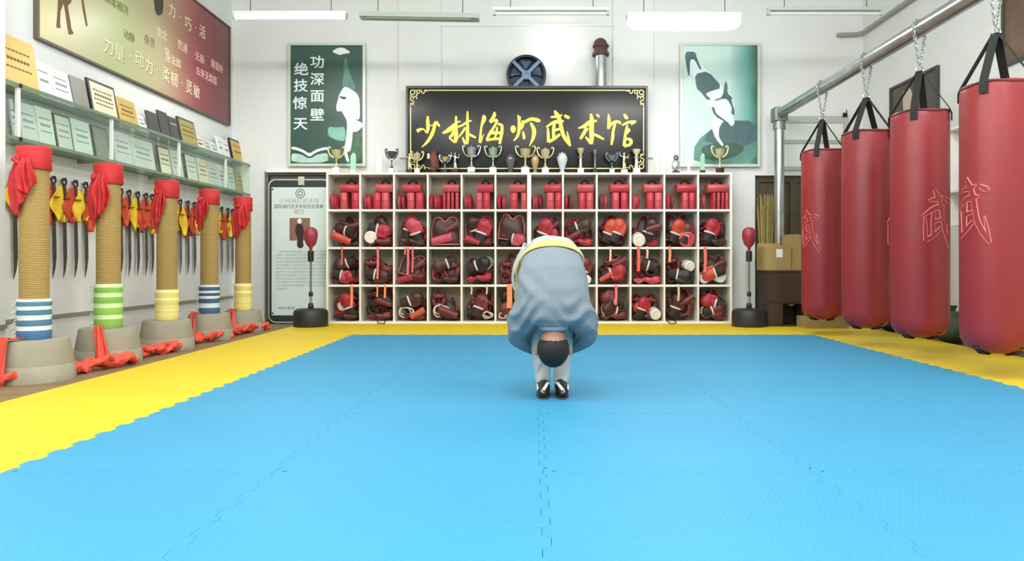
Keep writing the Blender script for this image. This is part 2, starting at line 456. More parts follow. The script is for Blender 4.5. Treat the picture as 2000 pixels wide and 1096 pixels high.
# ================================================================ cubby shelving
YC, YD = 9.153, 9.50                                        # front and back of the shelving
X0, XM, X1 = -2.672, -.043, 2.586
ZT, PZ, TH = 1.956, .489, .026
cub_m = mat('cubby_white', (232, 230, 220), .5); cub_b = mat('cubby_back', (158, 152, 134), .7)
def unit(xa, xb, label):
    t = thing('cubby_shelf', label, 'shelving', ((xa + xb) / 2, YC, 0), 'white cubby units')
    cw = (xb - xa) / 6
    M().box((xa, YC, 0), (xa + TH, YD, ZT)).build('side_panel', cub_m, t, 0, True)
    M().box((xb - TH, YC, 0), (xb, YD, ZT)).build('side_panel', cub_m, t, 0, True)
    M().box((xa, YC - .004, ZT - TH), (xb, YD, ZT)).build('top_board', cub_m, t, 0, True)
    M().box((xa + TH, YC, 0), (xb - TH, YD, TH)).build('bottom_board', cub_m, t, 0, True)
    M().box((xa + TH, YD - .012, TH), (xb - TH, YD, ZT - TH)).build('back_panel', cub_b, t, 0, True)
    for k in range(1, 4): M().box((xa + TH, YC + .002, k * PZ - TH / 2), (xb - TH, YD - .012, k * PZ + TH / 2)).build('shelf', cub_m, t, 0, True)
    for k in range(1, 6):
        M().box((xa + k * cw - .011, YC + .001, TH), (xa + k * cw + .011, YD - .012, ZT - TH)).build('divider', cub_m, t, 0, True)
    return t
unit(X0, XM, 'white cubby shelving unit of six columns, left half under the black sign')
unit(XM, X1, 'white cubby shelving unit of six columns, right half behind the bowing person')
def cell(c, r):
    xa, xb = (X0, XM) if c < 6 else (XM, X1)
    w = (xb - xa) / 6; k = c % 6
    za = TH if r == 3 else (3 - r) * PZ + TH / 2
    return xa + k * w + .012 + (.014 if k == 0 else 0), xa + (k + 1) * w - .012 - (.014 if k == 5 else 0), za, (4 - r) * PZ - TH / 2
ROWN = ['top', 'second', 'third', 'bottom']
def cname(c, r): return '%s cubby row, %s column from left' % (ROWN[r], ORD[c])

# colours of the gear leather
LC = {'R': ('red', (160, 36, 48)), 'P': ('pinkish red', (186, 70, 82)), 'O': ('orange red', (188, 68, 50)), 'M': ('maroon', (100, 36, 40)), 'D': ('dark brown', (62, 32, 30)), 'K': ('black', (26, 24, 26)), 'W': ('white', (226, 220, 210))}
def leather(k): return mat('leather_' + LC[k][0].replace(' ', '_'), LC[k][1], .42, var=.18, vs=14, bump=.25, bs=45)
strap_m = mat('webbing_black', (24, 22, 22), .8)
felt_m = mat('cuff_dark', (40, 26, 26), .7)

# --- top row: kick pads and round hand targets
def pad_meshes(k):
    pm = M().box((-.5, -.11, -.5), (.5, .11, .5), .03).mesh('pad', PADC[k], 40)
    return pm
PADC = {'R': mat('pad_red', (200, 58, 74), .45, var=.1, vs=10), 'P': mat('pad_pink', (206, 84, 92), .45, var=.1, vs=10), 'M': mat('pad_maroon', (140, 52, 58), .5, var=.1, vs=10)}
PADM = {k: pad_meshes(k) for k in 'RPM'}
strapM = M().tube([(-.5, 0, -.1), (-.42, 0, .5), (0, 0, .85), (.42, 0, .5), (.5, 0, -.1)], .14, 8).mesh('strap', strap_m)
stitchM = M().box((-.46, -.113, -.04), (.46, -.109, .04)).mesh('seam', leather('M'), 0)
def kick_pad(x, y, z, w, h, k, label, strap=False, tilt=0):
    t = thing('kick_pad', label, 'kick pad', (x, y, z), 'kick pads in the top cubbies'); t.rotation_euler = (0, tilt, 0)
    o = link('pad', PADM[k], t); o.scale = (w, 1.0, h)
    s = link('seam', stitchM, t); s.scale = (w, 1, h) if w > h else (w * .5, 1, h)
    if w < h: s.scale = (w * .9, 1, h * .3)
    if strap:
        s = link('strap', strapM, t); s.location = (0, 0, h / 2 - .002); s.scale = (w * .46, .2, .08)
    return t
discM = M().lathe([(0, -.018), (.085, -.018), (.1, -.008), (.1, .008), (.085, .018), (0, .018)], n=24, axis=(1, 0, 0)).mesh('pad', None, 40)
discs = {}
for k in 'RPM':
    discs[k] = discM.copy(); discs[k].materials.append(PADC[k])
bandM = M().lathe([(.101, -.004), (.104, -.004), (.104, .004), (.101, .004)], n=24, axis=(1, 0, 0)).mesh('rim', leather('M'), 40)
TOP = [
    ([.1, .2], [(.37, .59), (.74, .99)], (.37, .98)), ([.1, .22], [(.37, .6), (.63, .86)], (.44, .97)), ([.1, .24], [(.38, .6), (.64, .87)], (.22, .8)),
    ([.07, .2, .33], [(.43, .53), (.56, .66), (.69, .79), (.83, .93)], (.43, .95)), ([.1, .22], [(.42, .62), (.64, .85)], (.45, .97)), ([.1, .24], [(.45, .69), (.8, .99)], (.43, .95)),
    ([.08, .2, .32], [(.5, .74), (.77, .99)], (.43, .98)), ([.07, .19], [(.47, .68), (.7, .92)], (.42, .93)), ([.12, .26], [(.47, .68), (.73, .95)], (.4, .98)),
    ([.1, .24], [(.5, .71), (.74, .97)], (.4, .98)), ([.1, .26], [(.55, .74), (.76, .95)], (.38, .95)), ([.07, .22], [(.46, .56), (.6, .7), (.74, .84), (.87, .97)], (.3, .97))]
PIX = {'left': 0}
for c, (ds, vs, tp) in enumerate(TOP):
    xa, xb, za, zb = cell(c, 0); w = xb - xa
    for i, u in enumerate(ds):
        side = ['left', 'right'][i] if len(ds) == 2 else ['leftmost', 'middle', 'rightmost'][i]
        t = thing('hand_target', 'round red hand target, %s one in %s' % (side, cname(c, 0)), 'hand target', (xa + u * w, YC + .125 + .01 * i, za + .102), 'hand targets in the top cubbies')
        t.rotation_euler = (0, 0, R(random.uniform(-14, 14)))
        link('pad', discs['PRM'[(c + i) % 3 if c > 5 else (c + i) % 2]], t); link('rim', bandM, t)
    hz = .222
    for i, (a, b) in enumerate(vs):
        n = len(vs); side = ['left', 'right'][i] if n == 2 else ['leftmost', 'second', 'third', 'rightmost'][i]
        kick_pad(xa + (a + b) / 2 * w, YC + .13, za + hz / 2, (b - a) * w, hz, 'PRPRM'[(c + i) % 4], 'upright red kick pad, %s one in the %s' % (side, cname(c, 0)))
    kick_pad(xa + (tp[0] + tp[1]) / 2 * w, YC + .125, za + hz + .053, (tp[1] - tp[0]) * w, .10, 'RP'[c % 2], 'red kick pad lying on top, in the %s' % cname(c, 0), True)

# --- lower rows: sparring gear
def rawblob(fn_build, vox, sm=3, fn=None):
    mb = M(); fn_build(mb); o = mb.blob('t', None, None, vox, sm, fn) if False else mb.blob('t', leather('R'), None, vox, sm, fn)
    me = o.data; bpy.data.objects.remove(o); return me
def g_mitt(m):
    m.sphere((0, 0, .055), (.072, .06, .085)); m.sphere((0, -.02, .07), (.066, .055, .06)); m.cap((.062, -.02, -.01), .024, (.06, -.035, .065), .026); m.cap((0, 0, -.02), .05, (0, 0, .03), .06)
def g_head(m):
    ring = [(Vector((math.cos(a) * .10, math.sin(a) * .115, .055)), .03) for a in [2 * PI * i / 14 for i in range(15)]]
    m.chain(ring)
    for s in (-1, 1):
        m.chain([((s * .098, -.02, .05), .034), ((s * .09, -.06, -.03), .04), ((s * .05, -.085, -.105), .03)])
        m.chain([((s * .098, .04, .05), .03), ((s * .085, .05, -.06), .03)])
    m.chain([((-.05, -.085, -.105), .026), ((.05, -.085, -.105), .026)])
    m.chain([((math.cos(a) * .098, 0, .055 + math.sin(a) * .085), .024) for a in [PI * i / 8 for i in range(9)]])
    m.chain([((0, math.cos(a) * .11, .055 + math.sin(a) * .085), .024) for a in [PI * i / 8 for i in range(9)]])
    m.sphere((0, .07, .0), (.09, .05, .08))
def g_fold(m):
    rr = random.Random(3)
    for i in range(9): m.sphere((rr.uniform(-.11, .11), rr.uniform(-.06, .06), rr.uniform(-.02, .02)), (rr.uniform(.05, .09), rr.uniform(.05, .08), rr.uniform(.02, .035)), rot=Matrix.Rotation(rr.uniform(-.3, .3), 3, 'Y'))
def crumple(p):
    n = noise.noise_vector(p * 14) * .014; return p + n
GM = {'g': rawblob(g_mitt, .009, 3), 'h': rawblob(g_head, .010, 3), 'f': rawblob(g_fold, .011, 2, crumple)}
def chest():
    mb = M()
    def fn(u, v):
        a = (u - .5) * 2.3; z = (v - .5) * .36
        wdt = 1 - .28 * max(0, v - .6) / .4
        zz = z - .07 * max(0, 1 - abs(u - .5) * 5) * (1 if v > .9 else 0)
        return Vector((.19 * math.sin(a) * wdt, -.13 * math.cos(a) + .02 * math.sin(7 * v + 3 * u), zz + .02 * math.sin(5 * u)))
    mb.grid(fn, 14, 10)
    o = mb.solid('t', leather('R'), None, .034, sub=1); me = o.data; bpy.data.objects.remove(o); return me
GM['c'] = chest()
def shin():
    mb = M()
    mb.grid(lambda u, v: Vector((.055 * math.sin((u - .5) * 2.6) * (.8 + .3 * v), -.05 * math.cos((u - .5) * 2.6), (v - .5) * .3 + .0)), 8, 8)
    o = mb.solid('t', leather('R'), None, .024, sub=1); me = o.data; bpy.data.objects.remove(o); return me
GM['s'] = shin()
rr = random.Random(5)
GM['k'] = M().tube([(.1 * math.cos(t) * (1 - .02 * t) + .02 * math.sin(t * .7), .02 * math.sin(t * 1.7) + .01 * t - .1, .075 * math.sin(t) * (1 - .03 * t) + .01 * math.cos(2.3 * t)) for t in [i * .35 for i in range(60)]], .008, 6).mesh('t', leather('R'))
GM['w'] = M().lathe([(.012, -.05), (.02, -.05), (.022, -.046), (.04, -.05), (.05, -.044), (.052, 0), (.05, .044), (.04, .05), (.022, .046), (.02, .05), (.012, .05)], n=20, axis=(0, 1, .3)).mesh('t', leather('R'))
PARTS = {'g': ('boxing_glove', 'boxing glove', 'glove', 'mitt', .15), 'h': ('head_guard', 'padded head guard', 'head guard', 'shell', .25), 'f': ('folded_pad', 'crumpled soft pad', 'pad', 'padding', .30),
         'c': ('chest_protector', 'curved chest protector', 'chest protector', 'padding', .36), 's': ('shin_guard', 'shin guard', 'shin guard', 'padding', .2), 'k': ('cord_coil', 'loose coil of cord', 'cord', 'cord', .2), 'w': ('wrap_roll', 'hand wrap roll', 'wrap', 'wrap', .1)}
EX = {}
EX['g'] = [('cuff', M().lathe([(.05, -.115), (.056, -.112), (.054, -.07), (.056, -.02), (.05, -.012), (.046, -.02), (.046, -.1)], n=20), felt_m)]
EX['h'] = [('chin_strap', M().ribbon([(-.088, -.02, -.06), (-.06, -.05, -.13), (0, -.06, -.15), (.06, -.05, -.13), (.088, -.02, -.06)], (0, .012, .002), .005), strap_m)]
EX['c'] = [('strap', M().ribbon([(-.12, .0, .17), (-.10, .1, .2), (-.02, .12, .17), (.05, .09, .16), (.11, .0, .17)], (0, .008, .016), .005), strap_m)]
EX['c'].append(('piping', M().tube([(.19 * math.sin((u - .5) * 2.3) * (1 - .28 * max(0, v - .6) / .4) * 1.06, -.15 * math.cos((u - .5) * 2.3) - .004, (v - .5) * .36 - .07 * max(0, 1 - abs(u - .5) * 5) * (1 if v > .9 else 0)) for u, v in [(i / 12, 0) for i in range(13)] + [(1, i / 8) for i in range(1, 8)] + [(1 - i / 12, 1) for i in range(13)] + [(0, 1 - i / 8) for i in range(1, 8)]], .009, 6, True), mat('piping_pink', (196, 96, 100), .5)))
EX['g'].append(('trim', M().lathe([(.058, -.03), (.063, -.026), (.063, -.016), (.058, -.012)], n=20), mat('trim_pale', (214, 176, 168), .5)))
EX['h'].append(('trim', M().tube([(.10 * math.cos(a) * 1.02, -.0 + .118 * math.sin(a) * 1.22, .085) for a in [PI + PI * i / 14 for i in range(15)]], .007, 6), mat('piping_pink', (196, 96, 100), .5)))
EX['s'] = [('strap', M().ribbon([(-.05, -.01, .02), (-.03, .05, .02), (.03, .05, .02), (.05, -.01, .02)], (0, 0, .016), .004), strap_m)]
EXM = {k: [(n, m.mesh(n, mm), mm) for n, m, mm in v] for k, v in EX.items()}
GMC = {}
def gmesh(kind, col):
    if (kind, col) not in GMC:
        me = GM[kind].copy(); me.materials.clear(); me.materials.append(leather(col)); me.name = PARTS[kind][3]; GMC[(kind, col)] = me
    return GMC[(kind, col)]
GEAR = {1: [
 'hM.62,.42,.6 sO.38,.14,.4 gD.33,.42,.42 wW.43,.48,.3 fD.8,.2,.5', 'hP.45,.38,.5 cM.7,.35,.55 wW.2,.42,.35 fR.5,.12,.9 gR.7,.5,.4', 'gR.3,.55,.5 hR.45,.38,.55 gP.85,.33,.42 fR.5,.1,.9',
 'cD.55,.42,.9 fM.5,.2,.9 sP.25,.2,.4', 'cM.5,.46,.85 gR.6,.25,.5 fP.5,.1,.9 sR.4,.3,.3', 'cD.4,.55,.8 hM.35,.4,.5 gP.8,.3,.35 fR.5,.1,.9',
 'gR.25,.3,.5 gP.65,.38,.5 cK.8,.35,.5 hM.45,.5,.4', 'hR.5,.42,.65 sM.2,.4,.3 cM.75,.42,.4 fR.6,.12,.8', 'hM.45,.6,.45 gM.2,.35,.45 gO.75,.28,.5 gO.25,.2,.4 hD.75,.5,.4',
 'gD.62,.5,.5 hM.75,.4,.45 cD.25,.5,.5 fR.4,.15,.9 wW.35,.22,.35', 'cD.4,.45,.8 gO.2,.22,.4 hM.65,.4,.5 wP.7,.2,.45 gM.5,.28,.35', 'hM.5,.5,.6 gR.4,.27,.5 gM.8,.4,.4 fM.45,.12,.9'],
 2: ['hM.55,.45,.55 gR.5,.22,.38 kM.3,.2,.3 fR.4,.09,.9 fD.35,.4,.6 gP.78,.22,.3', 'cR.55,.32,.55 hM.4,.6,.4 fD.75,.35,.6 gD.2,.25,.4', 'cD.45,.5,.7 fM.6,.3,.8 fR.5,.09,.85 sR.2,.2,.3',
 'cM.5,.4,.8 hM.65,.5,.6 kP.3,.3,.4 fD.5,.1,.9', 'fR.5,.26,.95 fM.6,.4,.6 gK.45,.6,.4 wW.75,.62,.35 hP.8,.3,.4', 'hM.35,.5,.5 cM.7,.3,.5 kM.3,.25,.4 fP.5,.09,.9',
 'hM.5,.4,.6 fD.5,.15,.9', 'hM.4,.3,.6 gM.82,.3,.4 wW.6,.3,.25', 'gR.6,.3,.6 hM.65,.5,.6 sO.3,.35,.25 hD.22,.4,.4 fR.5,.09,.9',
 'cR.32,.45,.6 fR.4,.2,.7 hM.78,.3,.5 hD.55,.5,.5 fP.5,.07,.9', 'cR.2,.35,.45 fD.55,.4,.7 wW.85,.6,.3 hK.7,.25,.5 gK.4,.25,.4', 'gO.55,.27,.5 cR.75,.48,.45 hM.35,.5,.4 wW.18,.25,.3 wW.88,.22,.35 fR.5,.08,.9'],
 3: ['gR.5,.35,.7 hM.5,.6,.45 fR.5,.25,.8 wW.48,.5,.3 fD.5,.09,.9', 'hD.5,.55,.5 fD.65,.3,.75 kK.4,.2,.6 cD.75,.35,.5 fM.4,.1,.8', 'kW.35,.3,.45 fD.65,.4,.6 cD.82,.45,.45 sO.88,.28,.3 fM.5,.09,.9',
 'cD.25,.4,.5 hM.25,.35,.5 fD.6,.22,.75 sM.75,.3,.4 kW.5,.09,.5', 'hM.3,.4,.5 cK.7,.45,.45 gO.18,.4,.35 fD.6,.2,.8 gM.55,.3,.4 kW.6,.1,.3', 'gM.35,.3,.55 hD.7,.3,.5 kW.2,.1,.25',
 'fD.5,.2,.8 hD.4,.35,.5', 'fD.5,.2,.8 hM.7,.3,.5', 'gM.3,.4,.55 cD.4,.45,.65 kW.4,.25,.6 gD.8,.3,.4 fK.5,.12,.9',
 'gO.25,.3,.5 hM.7,.5,.5 gR.4,.2,.35 wW.75,.18,.3 fD.6,.2,.8', 'cD.28,.45,.6 hM.7,.4,.55 gD.45,.25,.4 kK.3,.1,.4 fM.5,.1,.9', 'cD.4,.45,.7 gR.22,.35,.45 hM.78,.4,.45 gM.55,.3,.4 kW.5,.1,.5 wW.55,.3,.25']}
import re
gr = random.Random(11)
HW = {'g': .078, 'h': .13, 'f': .19, 'c': .2, 's': .07, 'k': .11, 'w': .055}
HH = {'g': .14, 'h': .16, 'f': .045, 'c': .2, 's': .16, 'k': .09, 'w': .055}
for r, cells in GEAR.items():
    for c, spec in enumerate(cells):
        spec += [' fD.5,.1,.98 hM.25,.55,.45', ' cD.6,.55,.6 sM.8,.6,.3', ' fM.5,.12,.98 gD.3,.6,.4'][(c + r) % 3] if not (c in (6, 7) and r == 3) else ' cD.6,.5,.7'
        xa, xb, za, zb = cell(c, r); w = xb - xa; hh = zb - za
        items = [(t[0], t[1], *[float(q) for q in t[2:].split(',')]) for t in spec.split()]
        plan = []
        for it in items:
            kd, cl, u, v, sz = it; nm, words, cat, pn_, wid = PARTS[kd]
            same = sorted(i[2] for i in items if i[0] == kd and i[1] == cl)
            side = '' if len(same) == 1 else ['left ', 'right '][same.index(u)]
            lab = '%s%s %s in the %s' % (side, LC[cl][0], words, cname(c, r))
            s = sz * w / wid * 1.13
            if kd in 'hc': s *= .9
            tilt = {'g': gr.choice([-75, 70, 100, -110, 20, -20]), 'h': gr.uniform(-25, 25), 'f': gr.uniform(-8, 8), 'c': gr.uniform(-28, 28), 's': gr.choice([-70, 75, 60]), 'k': gr.uniform(-15, 15), 'w': gr.uniform(-20, 20)}[kd]
            a = R(tilt); ex = s * (abs(math.cos(a)) * HW[kd] + abs(math.sin(a)) * HH[kd]); ez = s * (abs(math.cos(a)) * HH[kd] + abs(math.sin(a)) * HW[kd])
            k = min(1, (w - .01) / 2 / ex, (hh - .05) / 2 / ez); s *= k; ex *= k; ez *= k
            fy = .62 if kd in 'ghfc' else 1
            dy = {'g': .075, 'h': .15, 'f': .12, 'c': .14, 's': .06, 'k': .12, 'w': .06}[kd] * s * fy
            plan.append(dict(kd=kd, cl=cl, lab=lab, s=s, a=a, ex=ex, ez=ez, dy=dy, fy=fy, x=xa + u * w, z=za + v * hh, y=YC + .01 + dy + (.19 if kd in 'hc' else .08 if kd == 'f' else 0) + max(0, v - .2) * .12, tx=xa + u * w, tz=za + v * hh))
        for step in range(80):                              # let the pieces push each other apart inside the compartment
            for i, p in enumerate(plan):
                for q in plan[i + 1:]:
                    sx, sy_, sz_ = .82 * (p['ex'] + q['ex']), .9 * (p['dy'] + q['dy']), .8 * (p['ez'] + q['ez'])
                    d = [(q['x'] - p['x']) / sx, (q['y'] - p['y']) / sy_, (q['z'] - p['z']) / sz_]
                    L = math.sqrt(sum(t * t for t in d)) or .01
                    if L < 1:
                        m_ = .22 * (1 - L) / L
                        for ax, sc_, wt in (('x', sx, .8), ('y', sy_, 1.2), ('z', sz_, .6)):
                            t = d['xyz'.index(ax)] * m_ * sc_ * wt; p[ax] -= t / 2; q[ax] += t / 2
            for p in plan:
                p['x'] += (p['tx'] - p['x']) * .05; p['z'] += (p['tz'] - .03 - p['z']) * .08
                p['x'] = min(max(p['x'], xa + p['ex'] + .004), xb - p['ex'] - .004); p['z'] = min(max(p['z'], za + p['ez'] + .002), zb - p['ez'] - .01)
                p['y'] = min(max(p['y'], YC + .006 + p['dy']), max(YC + .006 + p['dy'], YD - .02 - p['dy']))
        for p in plan:
            kd = p['kd']; nm, words, cat, pn_, wid = PARTS[kd]
            t = thing(nm, p['lab'], cat, (p['x'], p['y'], p['z']), 'sparring gear in the cubbies')
            t.rotation_euler = (gr.uniform(-.15, .15) + (-.15 if kd == 'c' else 0), p['a'], 0 if kd in 'fcsk' else gr.uniform(-.3, .3)); t.scale = (p['s'], p['s'] * p['fy'], p['s'])
            link(pn_, gmesh(kd, p['cl']), t)
            for n_, me, mm in EXM.get(kd, []): link(n_, me, t)
# ribbons and belt ends hanging over the shelf edges
RB = [(668, 484, 517, 'O', 3), (738, 478, 545, 'P', 4), (791, 478, 497, 'P', 3), (797, 478, 537, 'P', 4), (806, 478, 532, 'P', 3), (687, 545, 597, 'T', 5), (995, 552, 602, 'T', 10), (1192, 480, 510, 'S', 4), (1203, 556, 596, 'P', 5),
      (1247, 477, 530, 'O', 6), (1264, 477, 505, 'S', 4), (1308, 478, 512, 'T', 5), (1325, 556, 588, 'S', 4), (1377, 478, 532, 'P', 6), (921, 556, 575, 'S', 3), (951, 556, 575, 'S', 3), (737, 556, 580, 'T', 3), (752, 556, 582, 'T', 4)]
rc = {'O': ('orange red', (225, 88, 62)), 'P': ('pink red', (222, 110, 112)), 'T': ('orange', (226, 140, 92)), 'S': ('pale', (212, 186, 160))}
seen = {}
for x, ya, yb, k, wd in RB:
    p0, p1 = P(x, ya, YC), P(x, yb, YC)
    zsh = (2 if ya < 520 else 1) * PZ
    c = int((p0.x - X0) / (X1 - X0) * 12)
    pts = [(p0.x, YC + .1, zsh + TH / 2 + .006), (p0.x, YC + .01, zsh + TH / 2 + .006), (p0.x, YC - .008, zsh), (p0.x + .003, YC - .008, (zsh + p1.z) / 2), (p0.x - .004, YC - .006, p1.z)]
    t = M().ribbon(pts, (wd / 2 / 150.8, 0, 0), .003).build('hanging_ribbon', mat('ribbon_' + rc[k][0].replace(' ', '_'), rc[k][1], .6))
    key = (k, c, zsh); seen[key] = seen.get(key, 0) + 1
    tag(t, '%s%s ribbon hanging over the edge of the %s, %s column from left' % (['', 'middle ', 'right '][seen[key] - 1], rc[k][0], 'second shelf' if ya < 520 else 'third shelf', ORD[c]), 'ribbon', 'ribbons hanging over the shelves')
for x, lab in ((745, 'left'), (1312, 'right')):
    c = P(x, 632, YC)
    t = M().tube([(c.x - .06, YC + .05, .034), (c.x - .05, YC - .01, .03), (c.x - .03, YC - .03, .004), (c.x + .01, YC - .06, .005), (c.x + .045, YC - .04, .005), (c.x + .05, YC - .01, .03), (c.x + .03, YC + .05, .034)], .006, 8).build('strap_loop', strap_m)
    tag(t, 'black strap loop hanging out of the bottom cubby onto the yellow mat, %s one' % lab, 'strap', 'strap loops')
# ================================================================ hall sign on top of the cubbies
YS = 9.30
def zs1(x, y): return 800 + x / 8.696, 200 + y / 8.69
def zs2(x, y): return 1020 + x / 8.0, 200 + y / 8.0
SIGN1 = [
 [(310, 235, 30), (310, 330, 55), (315, 440, 55), (295, 530, 35)], [(125, 492, 60), (190, 460, 44), (250, 465, 22), (285, 520, 22)], [(330, 385, 16), (390, 395, 18), (450, 330, 42), (500, 395, 38), (518, 415, 15)], [(440, 350, 44), (400, 500, 58), (340, 620, 52), (270, 710, 36), (205, 765, 8)],
 [(790, 235, 32), (790, 330, 40), (785, 450, 64), (790, 600, 70), (775, 690, 40)], [(870, 335, 15), (820, 335, 32), (720, 430, 74), (640, 490, 64), (560, 525, 30)], [(770, 470, 60), (720, 560, 50), (675, 600, 30), (740, 660, 32), (770, 680, 40)], [(985, 155, 28), (985, 300, 42), (985, 450, 52), (985, 600, 56), (975, 715, 40)], [(1060, 315, 15), (990, 330, 36), (900, 390, 36), (820, 420, 32)], [(950, 430, 42), (900, 510, 36), (830, 600, 20)], [(900, 590, 20), (930, 670, 40), (965, 710, 42)], [(990, 530, 32), (1060, 570, 42), (1130, 605, 26)],
 [(1255, 215, 28), (1265, 280, 72), (1225, 400, 38), (1205, 550, 38), (1195, 690, 46), (1225, 620, 30), (1265, 540, 8)], [(1440, 165, 28), (1440, 220, 58), (1400, 290, 52), (1365, 340, 50), (1440, 310, 40), (1490, 300, 42), (1470, 360, 40)], [(1480, 340, 40), (1430, 430, 42), (1370, 520, 50), (1310, 640, 40)], [(1305, 650, 34), (1420, 625, 45), (1520, 620, 40)], [(1500, 370, 40), (1565, 395, 50), (1568, 500, 50), (1550, 600, 50), (1530, 710, 40)], [(1350, 520, 40), (1440, 520, 56), (1560, 520, 40)], [(1490, 420, 30), (1470, 540, 35), (1440, 620, 30)],
 [(1750, 395, 40), (1760, 450, 90), (1760, 520, 40)], [(1835, 250, 50), (1862, 240, 60), (1860, 330, 44), (1860, 440, 50), (1840, 560, 45), (1770, 655, 22)], [(1925, 310, 40), (1915, 400, 52), (1880, 460, 40)], [(1925, 490, 22), (1940, 570, 45), (1948, 630, 34)]]
SIGN2 = [
 [(-60, 380, 30), (0, 330, 40), (60, 300, 46), (150, 262, 50), (255, 290, 56), (272, 310, 20)], [(130, 320, 30), (180, 420, 60), (180, 520, 55), (150, 610, 35), (110, 690, 12)],
 [(505, 130, 30), (540, 190, 60), (580, 215, 42), (625, 195, 15)], [(440, 235, 20), (540, 222, 50), (590, 215, 30)], [(375, 388, 25), (480, 322, 48), (570, 300, 56), (652, 295, 20)], [(560, 215, 58), (590, 300, 60), (610, 400, 56), (640, 510, 56), (700, 610, 52), (752, 685, 26)], [(750, 680, 25), (722, 560, 32), (700, 455, 10)], [(400, 400, 26), (405, 500, 42), (410, 625, 46)], [(410, 622, 42), (500, 570, 46), (590, 500, 40)], [(500, 340, 40), (490, 430, 50), (490, 560, 42)], [(490, 440, 40), (585, 420, 36)], [(655, 210, 34), (715, 240, 52), (730, 262, 20)],
 [(1070, 180, 32), (1085, 280, 62), (1080, 400, 72), (1085, 550, 66), (1080, 655, 40)], [(1165, 290, 25), (1060, 312, 62), (970, 372, 52), (872, 408, 20)], [(1010, 400, 52), (960, 490, 52), (905, 575, 36)], [(985, 540, 20), (1030, 590, 42), (1075, 650, 40)], [(1100, 490, 30), (1180, 530, 42), (1275, 582, 25)], [(1160, 190, 30), (1198, 235, 38)],
 [(1345, 185, 16), (1355, 280, 50), (1345, 420, 40)], [(1345, 400, 30), (1430, 312, 40), (1515, 312, 42), (1525, 345, 22)], [(1450, 330, 36), (1420, 450, 40), (1410, 560, 46), (1390, 670, 26)], [(1585, 185, 26), (1620, 235, 56), (1645, 262, 26)], [(1555, 362, 25), (1660, 315, 42), (1775, 300, 30), (1700, 352, 22)], [(1640, 360, 32), (1610, 500, 40), (1590, 690, 46)], [(1630, 420, 25), (1675, 430, 42), (1620, 500, 26)], [(1600, 570, 26), (1690, 590, 50), (1695, 660, 42), (1590, 690, 40)]]
a, b = P(793, 168, YS), P(1265, 333, YS)
sg = thing('hall_sign', 'large black signboard with gold brush characters standing on the cubbies', 'sign', ((a.x + b.x) / 2, YS, ZT))
sb_m = mat('sign_board', (24, 23, 24), .3, var=.1, vs=3, spec=.35); sg_gold = mat('sign_gold', (232, 212, 84), .4, .1, var=.08, vs=20); sg_line = mat('sign_line', (220, 206, 140), .4, .3)
M().box((a.x, YS, ZT), (b.x, YS + .035, a.z), .004).build('board', sb_m, sg, 35, True)
fr = M()
for p, q in (((793, 168), (1265, 173)), ((793, 173), (797, 337)), ((1261, 173), (1265, 337))):
    u, v = P(*p, YS), P(*q, YS); fr.box((u.x, YS - .012, max(ZT, v.z)), (v.x, YS, u.z))
fr.build('frame', mat('sign_frame', (26, 25, 24), .3), sg, 0, True)
tr = M()
def ln(x0, y0, x1, y1, w=1.8):
    u, v = P(min(x0, x1) - w / 2, min(y0, y1) - w / 2, YS), P(max(x0, x1) + w / 2, max(y0, y1) + w / 2, YS)
    tr.box((u.x, YS - .004, max(v.z, ZT + .002)), (v.x, YS - .0005, u.z))
L_, T_, R_, B_ = 802, 176.5, 1257, 329
ln(L_ + 34, T_, R_ - 34, T_); ln(L_, T_ + 32, L_, B_ - 32); ln(R_, T_ + 32, R_, B_ - 32); ln(L_ + 30, B_, R_ - 30, B_)
for cx, sx in ((L_, 1), (R_, -1)):
    for cy, sy in ((T_, 1), (B_, -1)):
        for d in ([(0, 0), (22, 0)], [(0, 0), (0, 20)], [(8, 0), (8, 8)], [(0, 8), (8, 8)], [(12, 0), (12, 16)], [(0, 12), (12, 12)], [(22, 0), (22, 6)], [(22, 6), (27, 6)], [(27, 6), (27, 1)], [(27, 1), (34, 0)], [(12, 6), (18, 6)], [(18, 3), (18, 6)], [(0, 20), (6, 20)], [(6, 20), (6, 26)], [(6, 26), (0, 27)], [(0, 27), (0, 32)], [(6, 12), (6, 16)]):
            (u0, v0), (u1, v1) = d; ln(cx + sx * u0, cy + sy * v0, cx + sx * u1, cy + sy * v1)
tr.build('border_fretwork', sg_line, sg, 0, True)
for i, (strokes, zf) in enumerate(((SIGN1, zs1), (SIGN2, zs2))): pass
def char_part(strokes, zf):
    mb = M()
    for n_, st in enumerate(strokes):
        sc = 1 / 8.69 if zf is zs1 else 1 / 8.0
        mb.stroke([(*zf(x, y), w * sc * 1.12 + .25) for x, y, w in st], lambda x, y, d: P(x, y, YS) + Vector((0, -d, 0)), .0008, .012 + .0007 * n_)
    return mb
chars = [(SIGN1[0:4], zs1), (SIGN1[4:12], zs1), (SIGN1[12:19], zs1), None, (SIGN2[2:12], zs2), (SIGN2[12:18], zs2), (SIGN2[18:], zs2)]
for cgrp in chars:
    if cgrp is None:
        mb = char_part(SIGN1[19:], zs1); m2 = char_part(SIGN2[0:2], zs2); m2.v = [v + Vector((0, -.0032, 0)) for v in m2.v]; mb.add(m2.v, m2.f)
    else: mb = char_part(*cgrp)
    mb.build('character', sg_gold, sg, 35, True)

